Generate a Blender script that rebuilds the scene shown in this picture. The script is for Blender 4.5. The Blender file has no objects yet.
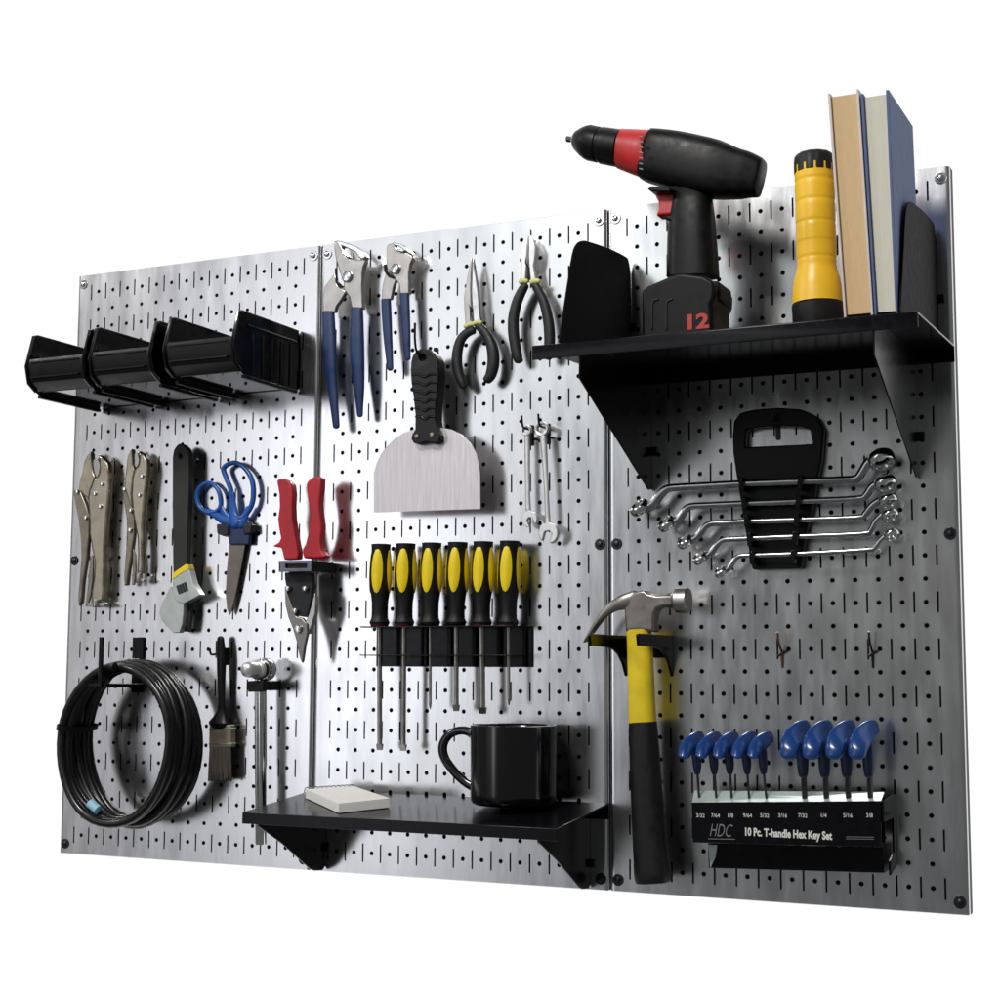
import bpy, bmesh, math, random
from math import cos, sin, pi, radians, sqrt
from mathutils import Vector, Matrix, Euler
random.seed(7)
S = 0.0254                      # everything below is written in inches
SC = bpy.context.scene
COL = SC.collection
V = Vector

# ------------------------------------------------------------------ camera
CAMP = V((57.97576, -67.99658, 10.24573)); CAMR = Euler((1.6766163, -0.0041046, 0.434432), 'XYZ')
FPX = 1553.2263
CM = CAMR.to_matrix()
cd = bpy.data.cameras.new('camera'); cam = bpy.data.objects.new('camera', cd); COL.objects.link(cam)
cam.location = CAMP * S; cam.rotation_euler = CAMR
cd.sensor_width = 36; cd.lens = 36 * FPX / 1000; cd.clip_start = 0.01; cd.clip_end = 100
SC.camera = cam

def at(px, py, d=0.0):
    """point of the place at distance d in front of the wall board, measured from the photograph"""
    r = CM @ V(((px - 500) / FPX, -(py - 500) / FPX, -1)); t = (-d - CAMP.y) / r.y
    return CAMP + r * t
class Zm:                       # readings taken off an enlarged crop of the photograph
    def __init__(s, ox, oy, k): s.o = (ox, oy); s.k = k
    def __call__(s, u, v): return (s.o[0] + u * s.k, s.o[1] + v * s.k)
ID = Zm(0, 0, 1)

# ------------------------------------------------------------------ materials
def mat(name, col, rough=.5, metal=0., nscale=0, namt=0., bump=0., bscale=200, coat=0., spec=.5, rvar=0., stretch=None, col2=None):
    m = bpy.data.materials.new(name); m.use_nodes = True
    nt = m.node_tree; b = nt.nodes['Principled BSDF']
    b.inputs['Base Color'].default_value = (*col, 1); b.inputs['Roughness'].default_value = rough
    b.inputs['Metallic'].default_value = metal; b.inputs['Coat Weight'].default_value = coat
    b.inputs['Specular IOR Level'].default_value = spec
    tc = nt.nodes.new('ShaderNodeTexCoord'); src = tc.outputs['Object']
    if stretch:
        mp = nt.nodes.new('ShaderNodeMapping'); mp.inputs['Scale'].default_value = stretch
        nt.links.new(src, mp.inputs['Vector']); src = mp.outputs['Vector']
    if namt or rvar:
        n = nt.nodes.new('ShaderNodeTexNoise'); n.inputs['Scale'].default_value = nscale or 60; n.inputs['Detail'].default_value = 5
        nt.links.new(src, n.inputs['Vector'])
        if namt:
            mr = nt.nodes.new('ShaderNodeMix'); mr.data_type = 'RGBA'
            c2 = col2 or tuple(c * (1 - namt) for c in col); c1 = tuple(min(1, c * (1 + namt * .5)) for c in col)
            mr.inputs[6].default_value = (*c2, 1); mr.inputs[7].default_value = (*c1, 1)
            rp = nt.nodes.new('ShaderNodeMapRange'); rp.inputs['From Min'].default_value = .3; rp.inputs['From Max'].default_value = .7
            nt.links.new(n.outputs['Fac'], rp.inputs['Value']); nt.links.new(rp.outputs[0], mr.inputs[0])
            nt.links.new(mr.outputs[2], b.inputs['Base Color'])
        if rvar:
            r2 = nt.nodes.new('ShaderNodeMapRange'); r2.inputs['From Min'].default_value = .3; r2.inputs['From Max'].default_value = .7
            r2.inputs['To Min'].default_value = max(0, rough - rvar); r2.inputs['To Max'].default_value = rough + rvar
            nt.links.new(n.outputs['Fac'], r2.inputs['Value']); nt.links.new(r2.outputs[0], b.inputs['Roughness'])
    if bump:
        n2 = nt.nodes.new('ShaderNodeTexNoise'); n2.inputs['Scale'].default_value = bscale; n2.inputs['Detail'].default_value = 4
        nt.links.new(src, n2.inputs['Vector'])
        bp = nt.nodes.new('ShaderNodeBump'); bp.inputs['Strength'].default_value = bump; bp.inputs['Distance'].default_value = .0005
        nt.links.new(n2.outputs['Fac'], bp.inputs['Height']); nt.links.new(bp.outputs[0], b.inputs['Normal'])
    return m
M = dict(
 board = mat('galvanised_steel', (.75, .754, .762), .21, 1.0, 9, .10, .05, 30, rvar=.045, stretch=(6, 6, 1.2)),
 flange = mat('seam_shade_steel', (.035, .035, .033), .6, .4, 40, .15, .1, 200),  # flange colour darkened to put shade into the panel seams
 back = mat('hole_shade_dark', (.03, .03, .038), .7),  # dark colour standing in for the shade behind the holes
 screw_dark = mat('dark_screw', (.04, .04, .045), .35, .8),
 chrome = mat('chrome', (.80, .80, .80), .13, 1, 80, .10, .05, 60, rvar=.05),
 bright = mat('bright_plated_steel', (.80, .80, .80), .34, .75, 60, .12, .1, 150, rvar=.06),
 ringst = mat('plated_tool_steel', (.42, .42, .43), .22, 1, 60, .2, .1, 150, rvar=.05),
 steel = mat('satin_steel', (.50, .48, .46), .33, 1, 60, .15, .15, 150, rvar=.06),
 forged = mat('forged_steel', (.27, .25, .235), .38, .85, 50, .25, .3, 200, rvar=.08),
 nickel = mat('dull_nickel', (.46, .41, .32), .32, 1, 70, .18, .2, 160, rvar=.08),
 nickel_dark = mat('worn_nickel', (.30, .265, .21), .42, .9, 70, .25, .2, 160, rvar=.08),
 blade = mat('scraper_blade_steel', (.70, .66, .68), .38, .8, 40, .16, .25, 120, rvar=.10, stretch=(9, 1, .5)),
 gray_head = mat('matte_grey_steel', (.52, .56, .53), .36, .75, 40, .18, .2, 140),
 blade_dark = mat('dark_blade_steel', (.20, .175, .16), .4, .7, 40, .2, .1, 140),
 black = mat('black_plastic', (.003, .003, .0035), .34, 0, 90, .3, .12, 400, rvar=.06, spec=.22),
 black_gloss = mat('glossy_black_plastic', (.003, .003, .004), .14, 0, 60, .3, .04, 120, rvar=.04, spec=.4),
 gloss_under = mat('polished_black_plastic', (.006, .006, .007), .07, 0, 60, .3, .02, 120, spec=1.0),
 drill_black = mat('drill_plastic', (.003, .003, .0035), .42, 0, 90, .3, .1, 500, rvar=.08, spec=.2),
 powder_matte = mat('matte_black_powder_coat', (.006, .006, .007), .62, 0, 120, .3, .05, 500, rvar=.05, spec=.06),
 powder = mat('black_powder_coat', (.004, .004, .0055), .20, 0, 120, .3, .05, 500, rvar=.03, spec=.18),
 rubber = mat('black_rubber', (.0045, .0045, .005), .5, 0, 80, .35, .2, 400, rvar=.1, spec=.35),
 grip_grey = mat('charcoal_grip', (.010, .011, .013), .5, 0, 60, .3, .2, 300, rvar=.1, spec=.4),
 olive = mat('dark_olive_grip', (.016, .018, .013), .55, 0, 60, .3, .4, 220, rvar=.1),
 blue = mat('blue_grip', (.010, .032, .115), .42, 0, 50, .25, .2, 200, rvar=.1),
 blue_scis = mat('blue_scissor_plastic', (.012, .09, .38), .32, 0, 50, .2, .1, 120),
 navy = mat('navy_plastic', (.012, .028, .09), .4, 0, 50, .2, .1, 120),
 blue_hex = mat('blue_hex_plastic', (.009, .052, .22), .26, 0, 50, .25, .15, 120, rvar=.06),
 red = mat('red_grip', (.42, .008, .020), .42, 0, 40, .25, .25, 160, rvar=.08),
 red_drill = mat('red_plastic', (.48, .018, .018), .38, 0, 50, .2, .2, 160),
 yellow = mat('yellow_plastic', (.86, .64, .008), .38, 0, 40, .1, .1, 160),
 yellow_torch = mat('yellow_torch_plastic', (.88, .52, .014), .42, 0, 14, .14, .15, 160, rvar=.08),
 yellow_paint = mat('yellow_fibreglass', (.74, .55, .008), .42, 0, 40, .16, .25, 160, rvar=.06),
 lime = mat('lime_band', (.62, .62, .22), .45),
 maroon = mat('maroon_ring', (.055, .006, .008), .4),
 tan = mat('tan_paper', (.62, .44, .24), .85, 0, 300, .16, .2, 600, stretch=(14, 1, .25)),
 cream = mat('cream_paper', (.62, .60, .50), .85, 0, 300, .12, .2, 600, stretch=(14, 1, .25)),
 cover_pale = mat('pale_book_cover', (.60, .52, .50), .6, 0, 60, .1),
 cover_blue = mat('blue_book_cloth', (.075, .115, .24), .7, 0, 60, .15, .5, 900),
 paper = mat('white_paper', (.80, .79, .75), .8, 0, 300, .06, .2, 600, stretch=(1, 1, 8)),
 mug = mat('black_glazed_ceramic', (.003, .003, .004), .16, 0, 30, .2, .05, 40, coat=.3),
 brass = mat('dull_brass', (.32, .27, .20), .4, .8, 60, .25, .2, 160, rvar=.08),
 bristle = mat('brown_bristle', (.075, .064, .050), .75, 0, 160, .5, .9, 500, stretch=(5, 5, .3)),
 white_metal = mat('pale_metal', (.42, .50, .48), .35, .3, 40, .1),
 text = mat('white_print', (.72, .72, .68), .6),
 text_dim = mat('grey_print', (.20, .20, .20), .6),
 text_red = mat('red_print', (.42, .02, .012), .5),
 mauve = mat('grey_holder_plastic', (.13, .13, .19), .45, 0, 60, .2, .2, 200),
 copper = mat('copper_wire', (.22, .10, .06), .4, .8),
 cable_tag = mat('pale_blue_tag', (.30, .58, .74), .5),
 cable = mat('black_cable_rubber', (.004, .004, .0045), .33, 0, 60, .3, .15, 200, rvar=.08),
)

# ------------------------------------------------------------------ objects
def uniq_empty(name, label, cat, loc, group=None):
    o = bpy.data.objects.new(name, None); COL.objects.link(o); o.empty_display_size = .02
    o.location = V(loc) * S; o['label'] = label; o['category'] = cat
    if group: o['group'] = group
    o['_loc'] = [loc[0], loc[1], loc[2]]
    return o
ROOT = {}
class Thing:
    def __init__(s, name, label, cat, loc, group=None):
        s.loc = V(loc); s.o = bpy.data.objects.new(name, None); COL.objects.link(s.o); s.o.empty_display_size = .02
        s.o.location = s.loc * S; s.o['label'] = label; s.o['category'] = cat
        if group: s.o['group'] = group
    def part(s, name, mb, m, parent=None, bevel=0, seg=2, label=None, sharp=38):
        return mb.build(name, m, s.loc, parent or s.o, bevel, seg, label, sharp)

class MB:
    def __init__(s): s.v = []; s.f = []; s.mi = []; s.cur = 0
    def add(s, vs, fs):
        n = len(s.v); s.v += [V(a) for a in vs]; s.f += [[n + i for i in f] for f in fs]; s.mi += [s.cur] * len(fs); return s
    def box(s, a, b):
        x0, x1 = sorted((a[0], b[0])); y0, y1 = sorted((a[1], b[1])); z0, z1 = sorted((a[2], b[2]))
        vs = [(x, y, z) for x in (x0, x1) for y in (y0, y1) for z in (z0, z1)]
        return s.add(vs, [(0,1,3,2),(4,6,7,5),(0,4,5,1),(2,3,7,6),(0,2,6,4),(1,5,7,3)])
    def prism(s, front, off):
        """closed outline (points) pushed along the vector off"""
        n = len(front); off = V(off); vs = [V(p) for p in front] + [V(p) + off for p in front]
        fs = [list(range(n)), list(range(2*n - 1, n - 1, -1))] + [(i, i + n, (i + 1) % n + n, (i + 1) % n) for i in range(n)]
        return s.add(vs, fs)
    def plate(s, zm, outline, d, thick, smooth=0):
        """outline read from the photograph, standing at distance d from the board (front face), real thickness behind"""
        pts = [at(*zm(u, v), d) for u, v in outline]
        if smooth: pts = closed_spline(pts, smooth)
        return s.prism(pts, (0, thick, 0))
    def plate_hole(s, zm, outline, hole, d, thick):
        A = [at(*zm(u, v), d) for u, v in outline]; B = [at(*zm(u, v), d) for u, v in hole]
        from mathutils.geometry import tessellate_polygon
        tri = tessellate_polygon([A, B]); P = A + B; n = len(P); na = len(A); nb = len(B)
        vs = P + [p + V((0, thick, 0)) for p in P]; fs = [t for t in tri] + [[i + n for i in t[::-1]] for t in tri]
        fs += [(i, i + n, (i + 1) % na + n, (i + 1) % na) for i in range(na)]
        fs += [(na + i, na + i + n, na + (i + 1) % nb + n, na + (i + 1) % nb) for i in range(nb)]
        return s.add(vs, fs)
    def rings(s, rings, cap=True, closed=False):
        n = len(rings[0]); base = len(s.v); vs = [p for r in rings for p in r]; fs = []
        m = len(rings)
        for i in range(m if closed else m - 1):
            a = i * n; b = ((i + 1) % m) * n
            for k in range(n): fs.append((a + k, a + (k + 1) % n, b + (k + 1) % n, b + k))
        if cap and not closed: fs += [list(range(n))[::-1], [(m - 1) * n + k for k in range(n)]]
        return s.add(vs, fs)
    def sweep(s, zm, pts, d=0., depth=1., dabs=None, n=16, e=2.0, sub=4, round_=True, flat0=False):
        """limb: pts = (u, v, width[, distance from board]) read off the photograph; depth = thickness / width"""
        P = spline([tuple(p) + ((d,) if len(p) == 3 else ()) for p in pts], sub); C = []; m = len(P)
        for i, p in enumerate(P):
            q0 = P[max(i - 1, 0)]; q1 = P[min(i + 1, m - 1)]; t = V((q1[0] - q0[0], q1[1] - q0[1])); t.normalize()
            nx, ny = -t.y, t.x; w = p[2] / 2
            a = at(*zm(p[0] - nx * w, p[1] - ny * w), p[3]); b = at(*zm(p[0] + nx * w, p[1] + ny * w), p[3])
            h = (b - a) / 2; C.append([(a + b) / 2, h, dabs if dabs is not None else h.length * depth])
        R = []
        def ring(c, h, ry, k=1.):
            out = []
            for j in range(n):
                an = 2 * pi * j / n; ca, sa = cos(an), sin(an)
                x = (abs(ca) ** (2 / e)) * (1 if ca >= 0 else -1); y = (abs(sa) ** (2 / e)) * (1 if sa >= 0 else -1)
                out.append(c + h * (x * k) + V((0, -1, 0)) * (y * ry * k))
            return out
        if round_ and not flat0:
            dv = (C[0][0] - C[1][0]).normalized() * C[0][1].length
            for k, o in ((.35, .62), (.75, .42), (.93, .2)): R.append(ring(C[0][0] + dv * o, C[0][1], C[0][2], k))
        for c, h, ry in C: R.append(ring(c, h, ry))
        if round_:
            dv = (C[-1][0] - C[-2][0]).normalized() * C[-1][1].length
            for k, o in ((.93, .2), (.75, .42), (.35, .62)): R.append(ring(C[-1][0] + dv * o, C[-1][1], C[-1][2], k))
        return s.rings(R)
    def tube(s, pts, r, n=10, sub=6, closed=False, cap=True):
        """round wire through 3-D points (inches)"""
        P = [V(p) for p in pts]
        if closed: P = closed_spline(P, sub)
        elif sub > 1: P = [V(q) for q in spline([tuple(p) for p in P], sub)]
        m = len(P); R = []; up = None
        for i, p in enumerate(P):
            t = (P[(i + 1) % m] - P[i - 1]) if closed else (P[min(i + 1, m - 1)] - P[max(i - 1, 0)])
            t.normalize()
            if up is None: up = t.orthogonal().normalized()
            up = (up - t * up.dot(t)); up.normalize(); b = t.cross(up)
            R.append([p + up * (r * cos(2*pi*k/n)) + b * (r * sin(2*pi*k/n)) for k in range(n)])
        if closed: return s.rings(R, closed=True)
        return s.rings(R, cap)
    def lathe(s, prof, p0, axis, n=28, cap=True, flute=None):
        ax = V(axis).normalized(); u = ax.orthogonal().normalized(); w = ax.cross(u); p0 = V(p0); R = []
        for t, r in prof:
            R.append([p0 + ax * t + (u * cos(2*pi*k/n) + w * sin(2*pi*k/n)) * (r * (flute(k, t) if flute else 1)) for k in range(n)])
        return s.rings(R, cap)
    def build(s, name, m, loc, parent=None, bevel=0, seg=2, label=None, sharp=38):
        me = bpy.data.meshes.new(name); loc = V(loc)
        me.from_pydata([tuple((v - loc) * S) for v in s.v], [], s.f)
        ms = m if isinstance(m, (list, tuple)) else [m]
        for x in ms: me.materials.append(M[x])
        for p, i in zip(me.polygons, s.mi): p.material_index = i
        bm = bmesh.new(); bm.from_mesh(me); bmesh.ops.recalc_face_normals(bm, faces=bm.faces)
        bm.to_mesh(me); bm.free()
        for p in me.polygons: p.use_smooth = True
        me.set_sharp_from_angle(angle=radians(sharp))
        o = bpy.data.objects.new(name, me); COL.objects.link(o); o.parent = parent
        if bevel:
            b = o.modifiers.new('bevel', 'BEVEL'); b.width = bevel * S; b.segments = seg; b.limit_method = 'ANGLE'; b.angle_limit = radians(35)
            b.harden_normals = False
        if label: o['label'] = label
        return o
def spline(P, sub):
    if sub <= 1 or len(P) < 3: return [tuple(p) for p in P]
    out = []; n = len(P); dim = len(P[0])
    for i in range(n - 1):
        p0, p1, p2, p3 = P[max(i-1, 0)], P[i], P[i+1], P[min(i+2, n-1)]
        for k in range(sub):
            t = k / sub
            out.append(tuple(.5 * ((2*p1[j]) + (-p0[j]+p2[j])*t + (2*p0[j]-5*p1[j]+4*p2[j]-p3[j])*t*t + (-p0[j]+3*p1[j]-3*p2[j]+p3[j])*t**3) for j in range(dim)))
    out.append(tuple(P[-1])); return out
def closed_spline(P, sub):
    out = []; n = len(P)
    for i in range(n):
        p0, p1, p2, p3 = P[i-1], P[i], P[(i+1) % n], P[(i+2) % n]
        for k in range(sub):
            t = k / sub
            out.append(.5 * ((2*p1) + (p2-p0)*t + (2*p0-5*p1+4*p2-p3)*t*t + (-p0+3*p1-3*p2+p3)*t**3))
    return out
def text(th, name, s_, p, size, m, parent=None, sx=1., bold=0., shear=0., ext=.012, label=None, pitch=0.):
    cu = bpy.data.curves.new('txt', 'FONT'); cu.body = s_; cu.size = size * S; cu.extrude = ext * S; cu.offset = bold * S; cu.shear = shear
    cu.resolution_u = 3
    to = bpy.data.objects.new('txt', cu); COL.objects.link(to)
    bpy.context.view_layer.update()
    dg = bpy.context.evaluated_depsgraph_get(); me = bpy.data.meshes.new_from_object(to.evaluated_get(dg))
    bpy.data.objects.remove(to, do_unlink=True)
    me.name = name
    me.transform(Matrix.Translation((V(p) - th.loc) * S) @ Matrix.Rotation(radians(90) + pitch, 4, 'X') @ Matrix.Diagonal((sx, 1, 1, 1)))
    me.materials.clear(); me.materials.append(M[m])
    o = bpy.data.objects.new(name, me); COL.objects.link(o); o.parent = parent or th.o
    if label: o['label'] = label
    return o
def rivet(mb, zm, u, v, d, r, h=.07):
    p = at(*zm(u, v), d); return mb.lathe([(-.04, r), (h*.5, r), (h*.9, r*.8), (h, r*.35)], p, (0, -1, 0), 14)

# ------------------------------------------------------------------ the three perforated panels
def panel_sheet():
    mb = MB(); FL = MB(); T = .06; W = 16; H = 32; g = .03
    def quad(x0, z0, x1, z1): mb.add([(x0,0,z0),(x1,0,z0),(x1,0,z1),(x0,0,z1)], [(0,1,2,3)])
    def cell(x0, z0, x1, z1, poly):          # rectangle with one hole, split left / right of the hole's axis
        n = len(poly); cx = (x0 + x1) / 2      # poly starts at the top centre and runs clockwise to the bottom centre (n/2)
        h = n // 2; top = (cx, z1); bot = (cx, z0)
        R = [top, (x1, z1), (x1, z0), bot] + [poly[i] for i in range(h, -1, -1)]
        L = [bot, (x0, z0), (x0, z1), top] + [poly[i % n] for i in range(n, h - 1, -1)]
        for q in (R, L): mb.add([(a, 0, b) for a, b in q], [list(range(len(q)))])
        vs = [(a, 0, b) for a, b in poly] + [(a, T, b) for a, b in poly]
        mb.add(vs, [(i, (i+1) % n, (i+1) % n + n, i + n) for i in range(n)])
    hp = [(sin(2*pi*k/12) * .108, cos(2*pi*k/12) * .108) for k in range(12)]
    sp = [(0, .46), (.028, .45), (.042, .42), (.042, -.42), (.028, -.45), (0, -.46), (-.028, -.45), (-.042, -.42), (-.042, .42), (-.028, .45)]
    for i in range(1, 16):
        for z in range(1, 32, 2): cell(i - .2, z - 1, i + .2, z + 1, [(i + a, z + b) for a, b in sp])
    for i in range(1, 15):
        x = i + .5
        quad(x - .3, .0, x + .3, .5); quad(x - .3, 31.5, x + .3, 32)
        for z in range(1, 32): cell(x - .3, z - .5, x + .3, z + .5, [(x + a, z + b) for a, b in hp])
    # plain margins that roll back into the side flanges
    for sgn, x0, x1 in ((-1, .8, g), (1, 15.2, 16 - g)):
        prof = [(x0, 0), (x1 - sgn * .24, 0), (x1 - sgn * .20, 0), (x1 - sgn * .15, .003), (x1 - sgn * .09, .012), (x1 - sgn * .03, .05), (x1, .13)]
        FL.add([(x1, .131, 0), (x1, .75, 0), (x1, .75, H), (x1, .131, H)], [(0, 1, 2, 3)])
        vs = []; 
        for a, b in prof: vs += [(a, b, 0), (a, b, H)]
        mb.add(vs, [(2*i, 2*i+2, 2*i+3, 2*i+1) for i in range(len(prof) - 1)])
    for z, sg in ((0, -1), (H, 1)):
        mb.add([(g + .1, 0, z), (W - g - .1, 0, z), (W - g - .1, .03, z + sg*.03), (g + .1, .03, z + sg*.03), (W - g - .1, .75, z + sg*.03), (g + .1, .75, z + sg*.03)], [(0,1,2,3), (3,2,4,5)])
    return mb, FL
WHICH = ['left perforated steel panel behind the black bins and the cable coil', 'middle perforated steel panel behind the pliers, screwdrivers and black mug', 'right perforated steel panel behind the drill shelf, wrenches and hex keys']
sheet_me = {}
proto = None
def screw_mb(x, z, big=True):
    p = V((x, 0, z)); mb = MB()
    mb.lathe([(-.02, .27), (.03, .27), (.06, .25), (.062, .15), (.10, .145), (.13, .11), (.14, .04)], p, (0, -1, 0), 20)
    return mb
for i in range(3):
    t = Thing('pegboard_panel', WHICH[i], 'pegboard', (16 * i, 0, 0), 'perforated steel panels side by side')
    if i == 0:
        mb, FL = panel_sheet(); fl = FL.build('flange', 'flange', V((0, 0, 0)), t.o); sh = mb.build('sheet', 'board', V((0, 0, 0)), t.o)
        bk = MB().box((.06, .62, .0), (15.94, .74, 32)).build('hole_shade_sheet', 'back', V((0, 0, 0)), t.o)  # added dark sheet, makes the holes and slots look shaded
        proto = (sh, bk, fl)
    else:
        for q in proto:
            c = q.copy(); COL.objects.link(c); c.parent = t.o
    for x, z, m in ((.42, 31.5, 'chrome'), (15.58, 31.5, 'chrome'), (.42, 15.9, 'screw_dark'), (15.58, 15.9, 'screw_dark'), (.42, .5, 'screw_dark'), (15.58, .5, 'screw_dark')):
        t.part('screw', screw_mb(16 * i + x, z), m, label=('shiny steel corner screw with washer' if m == 'chrome' else 'dark screw holding the panel edge'))

# ------------------------------------------------------------------ storage bins
BL = ['leftmost empty black plastic bin jutting past the panel edge', 'middle empty black plastic bin between the other two bins', 'right empty black plastic bin with its outer side wall in view']
for i in range(3):
    X0 = (1.9, 6.05, 10.7)[i]; X1 = X0 + (3.8, 3.85, 4.15)[i]; z0 = (24.25, 24.3, 24.4)[i]; z1 = z0 + 3.08; D0 = 5.75
    t = Thing('storage_bin', BL[i], 'bin', (X0, 0, z0), 'black plastic bins in a row')
    prof = [(.15, z0), (D0 - .75, z0), (D0 - .5, z0 + .12), (D0 + .1, z0 + .5), (D0 + .35, z0 + 1.35), (D0 - .15, z1 - .05), (D0 - .4, z1), (.15, z1)]
    for k, x in enumerate((X0, X1 - .1)):
        side = MB().prism([(x, -a, b) for a, b in prof], (.1, 0, 0))
        so = t.part('side_wall', side, 'black_gloss', bevel=.02)
        rim = MB(); inset = .13 if k == 0 else -.13
        a = [(x + .05, -q, w) for q, w in ((D0 - .45, z0 + .15), (D0 + .1, z0 + .5), (D0 + .33, z0 + 1.35), (D0 - .15, z1 - .05), (D0 - .45, z1 + .02), (3, z1 + .02), (.2, z1 + .02))]
        rim.tube(a, .085, 8, 1)
        t.part('rim', rim, 'black_gloss', so)
        if k == 1:
            for q in range(5):
                yy = .9 + .85 * q
                t.part('rib', MB().box((X1 - .01, -yy, z0 + .1), (X1 + .05, -yy - .12, z1 - .75 - .05 * q)), 'black', so, bevel=.015)
            t.part('rib', MB().box((X1 - .01, -.4, z1 - .66), (X1 + .07, -(D0 - .9), z1 - .54)), 'black', so, bevel=.015)
    t.part('floor', MB().box((X0 + .1, -.2, z0 + .12), (X1 - .1, -(D0 - .6), z0 + .22)), 'gloss_under')
    t.part('bottom_rail', MB().box((X0 - .02, -.2, z0 - .17), (X0 + .2, -(D0 - .7), z0 - .001)), 'black', bevel=.03)
    t.part('bottom_rail', MB().box((X1 - .2, -.2, z0 - .17), (X1 + .02, -(D0 - .7), z0 - .001)), 'black', bevel=.03)
    t.part('back_wall', MB().box((X0 + .1, -.16, z0 + .23), (X1 - .1, -.28, z1)), 'black_gloss')
    lip = MB().prism([(X0 + .12, -a, b) for a, b in ((D0 - .68, z0 + .13), (D0 - .5, z0 + .18), (D0 + .05, z0 + .55), (D0 + .3, z0 + 1.4), (D0 + .2, z0 + 1.75), (D0 + .1, z0 + 1.75), (D0 + .18, z0 + 1.4), (D0 - .1, z0 + .6), (D0 - .7, z0 + .25))], (X1 - X0 - .24, 0, 0))
    lo = t.part('front_lip', lip, 'black', bevel=.02)
    fr = MB()
    for zz in (z0 + .72, z0 + 1.5): fr.box((X0 + .35, -(D0 + .12), zz), (X1 - .35, -(D0 + .33), zz + .07))
    t.part('label_rail', fr, 'black_gloss', lo)

# ------------------------------------------------------------------ locking pliers (two)
za = Zm(60, 440, .18)
def locking(lab, du, dv, k, loc):
    t = Thing('locking_pliers', lab, 'locking pliers', loc, 'locking pliers')
    z = lambda u, v: za(u, v)
    return t
def LP(t, d, fixed, jaw, lever, insert, rivets, knob, hookpts):
    t.part('fixed_handle', MB().plate(za, fixed, d, .4), 'nickel', bevel=.15, seg=3)
    t.part('lower_jaw', MB().plate(za, jaw, d + .04, .34), 'nickel', bevel=.1, seg=3)
    t.part('lever', MB().plate(za, lever, d - .05, .3), 'nickel_dark', bevel=.07, seg=3)
    t.part('inner_jaw', MB().plate(za, insert, d - .06, .22), 'steel', bevel=.03)
    for u, v in rivets:
        rv = MB(); rivet(rv, za, u, v, d + .03, .13, .09); t.part('rivet', rv, 'chrome')
    kb = MB(); u0, v0, u1, v1, r = knob
    a = at(*za(u0, v0), d - .12); b = at(*za(u1, v1), d - .12); ax = b - a; L = ax.length
    kb.lathe([(0, r*.45), (L*.5, r*.45), (L*.55, r), (L*.66, r*1.05), (L*.95, r*1.05), (L, r*.9)], a, ax, 18, flute=lambda k, tt: 1 + .05 * (k % 2))
    t.part('adjusting_screw', kb, 'steel')
t = Thing('locking_pliers', 'large locking pliers, leftmost tool in the row below the bins', 'locking pliers', (1.5, -.5, 14), 'locking pliers')
LP(t, .75,
  [(205,75),(240,90),(268,128),(277,200),(270,330),(258,460),(248,600),(246,830),(240,900),(170,905),(172,840),(185,760),(188,680),(172,600),(160,520),(158,420),(152,340),(150,290),(165,240),(190,210),(205,205),(216,175),(214,120)],
  [(168,58),(176,75),(178,140),(184,180),(196,205),(185,240),(170,280),(160,330),(130,310),(100,270),(105,225),(120,180),(130,120),(150,80)],
  [(70,285),(90,268),(115,290),(140,350),(160,420),(158,520),(150,640),(128,780),(118,900),(103,925),(98,880),(108,760),(116,640),(112,540),(100,440),(82,350)],
  [(182,110),(210,100),(222,140),(218,180),(205,208),(192,200),(184,170)],
  [(232,243),(192,298),(222,368),(142,430),(95,285)], (205,840,205,930,.24), None)
t.part('release_lever', MB().plate(za, [(168,640),(178,640),(182,760),(170,860),(152,925),(140,925),(150,840),(158,740)], .6, .14), 'nickel_dark', bevel=.03)
t.part('screw_end', MB().plate(za, [(150,905),(250,905),(250,925),(150,925)], .72, .28), 'steel', bevel=.04)
t = Thing('locking_pliers', 'small locking pliers beside the larger locking pliers', 'locking pliers', (4, -.5, 17), 'locking pliers')
LP(t, .75,
  [(430,55),(462,75),(484,110),(488,170),(480,260),(468,360),(462,470),(460,600),(462,690),(458,740),(424,745),(428,640),(424,540),(412,470),(400,400),(392,300),(398,210),(412,165),(432,140),(436,100)],
  [(400,45),(404,70),(406,140),(415,165),(405,210),(398,300),(402,380),(385,360),(372,310),(355,270),(358,220),(366,150),(372,90),(388,55)],
  [(345,285),(360,258),(385,300),(402,380),(412,470),(408,540),(395,640),(380,730),(372,805),(356,810),(354,750),(362,650),(370,540),(368,440),(355,350)],
  [(412,75),(432,72),(440,105),(436,135),(424,155),(414,145)],
  [(455,200),(440,305),(392,390),(388,500),(358,272)], (440,690,440,795,.17), None)
t.part('release_lever', MB().plate(za, [(404,600),(418,640),(420,720),(412,805),(398,805),(402,720)], .6, .12), 'nickel_dark', bevel=.03)
t.part('screw_end', MB().plate(za, [(418,770),(466,770),(466,788),(418,788)], .7, .2), 'steel', bevel=.03)

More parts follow.
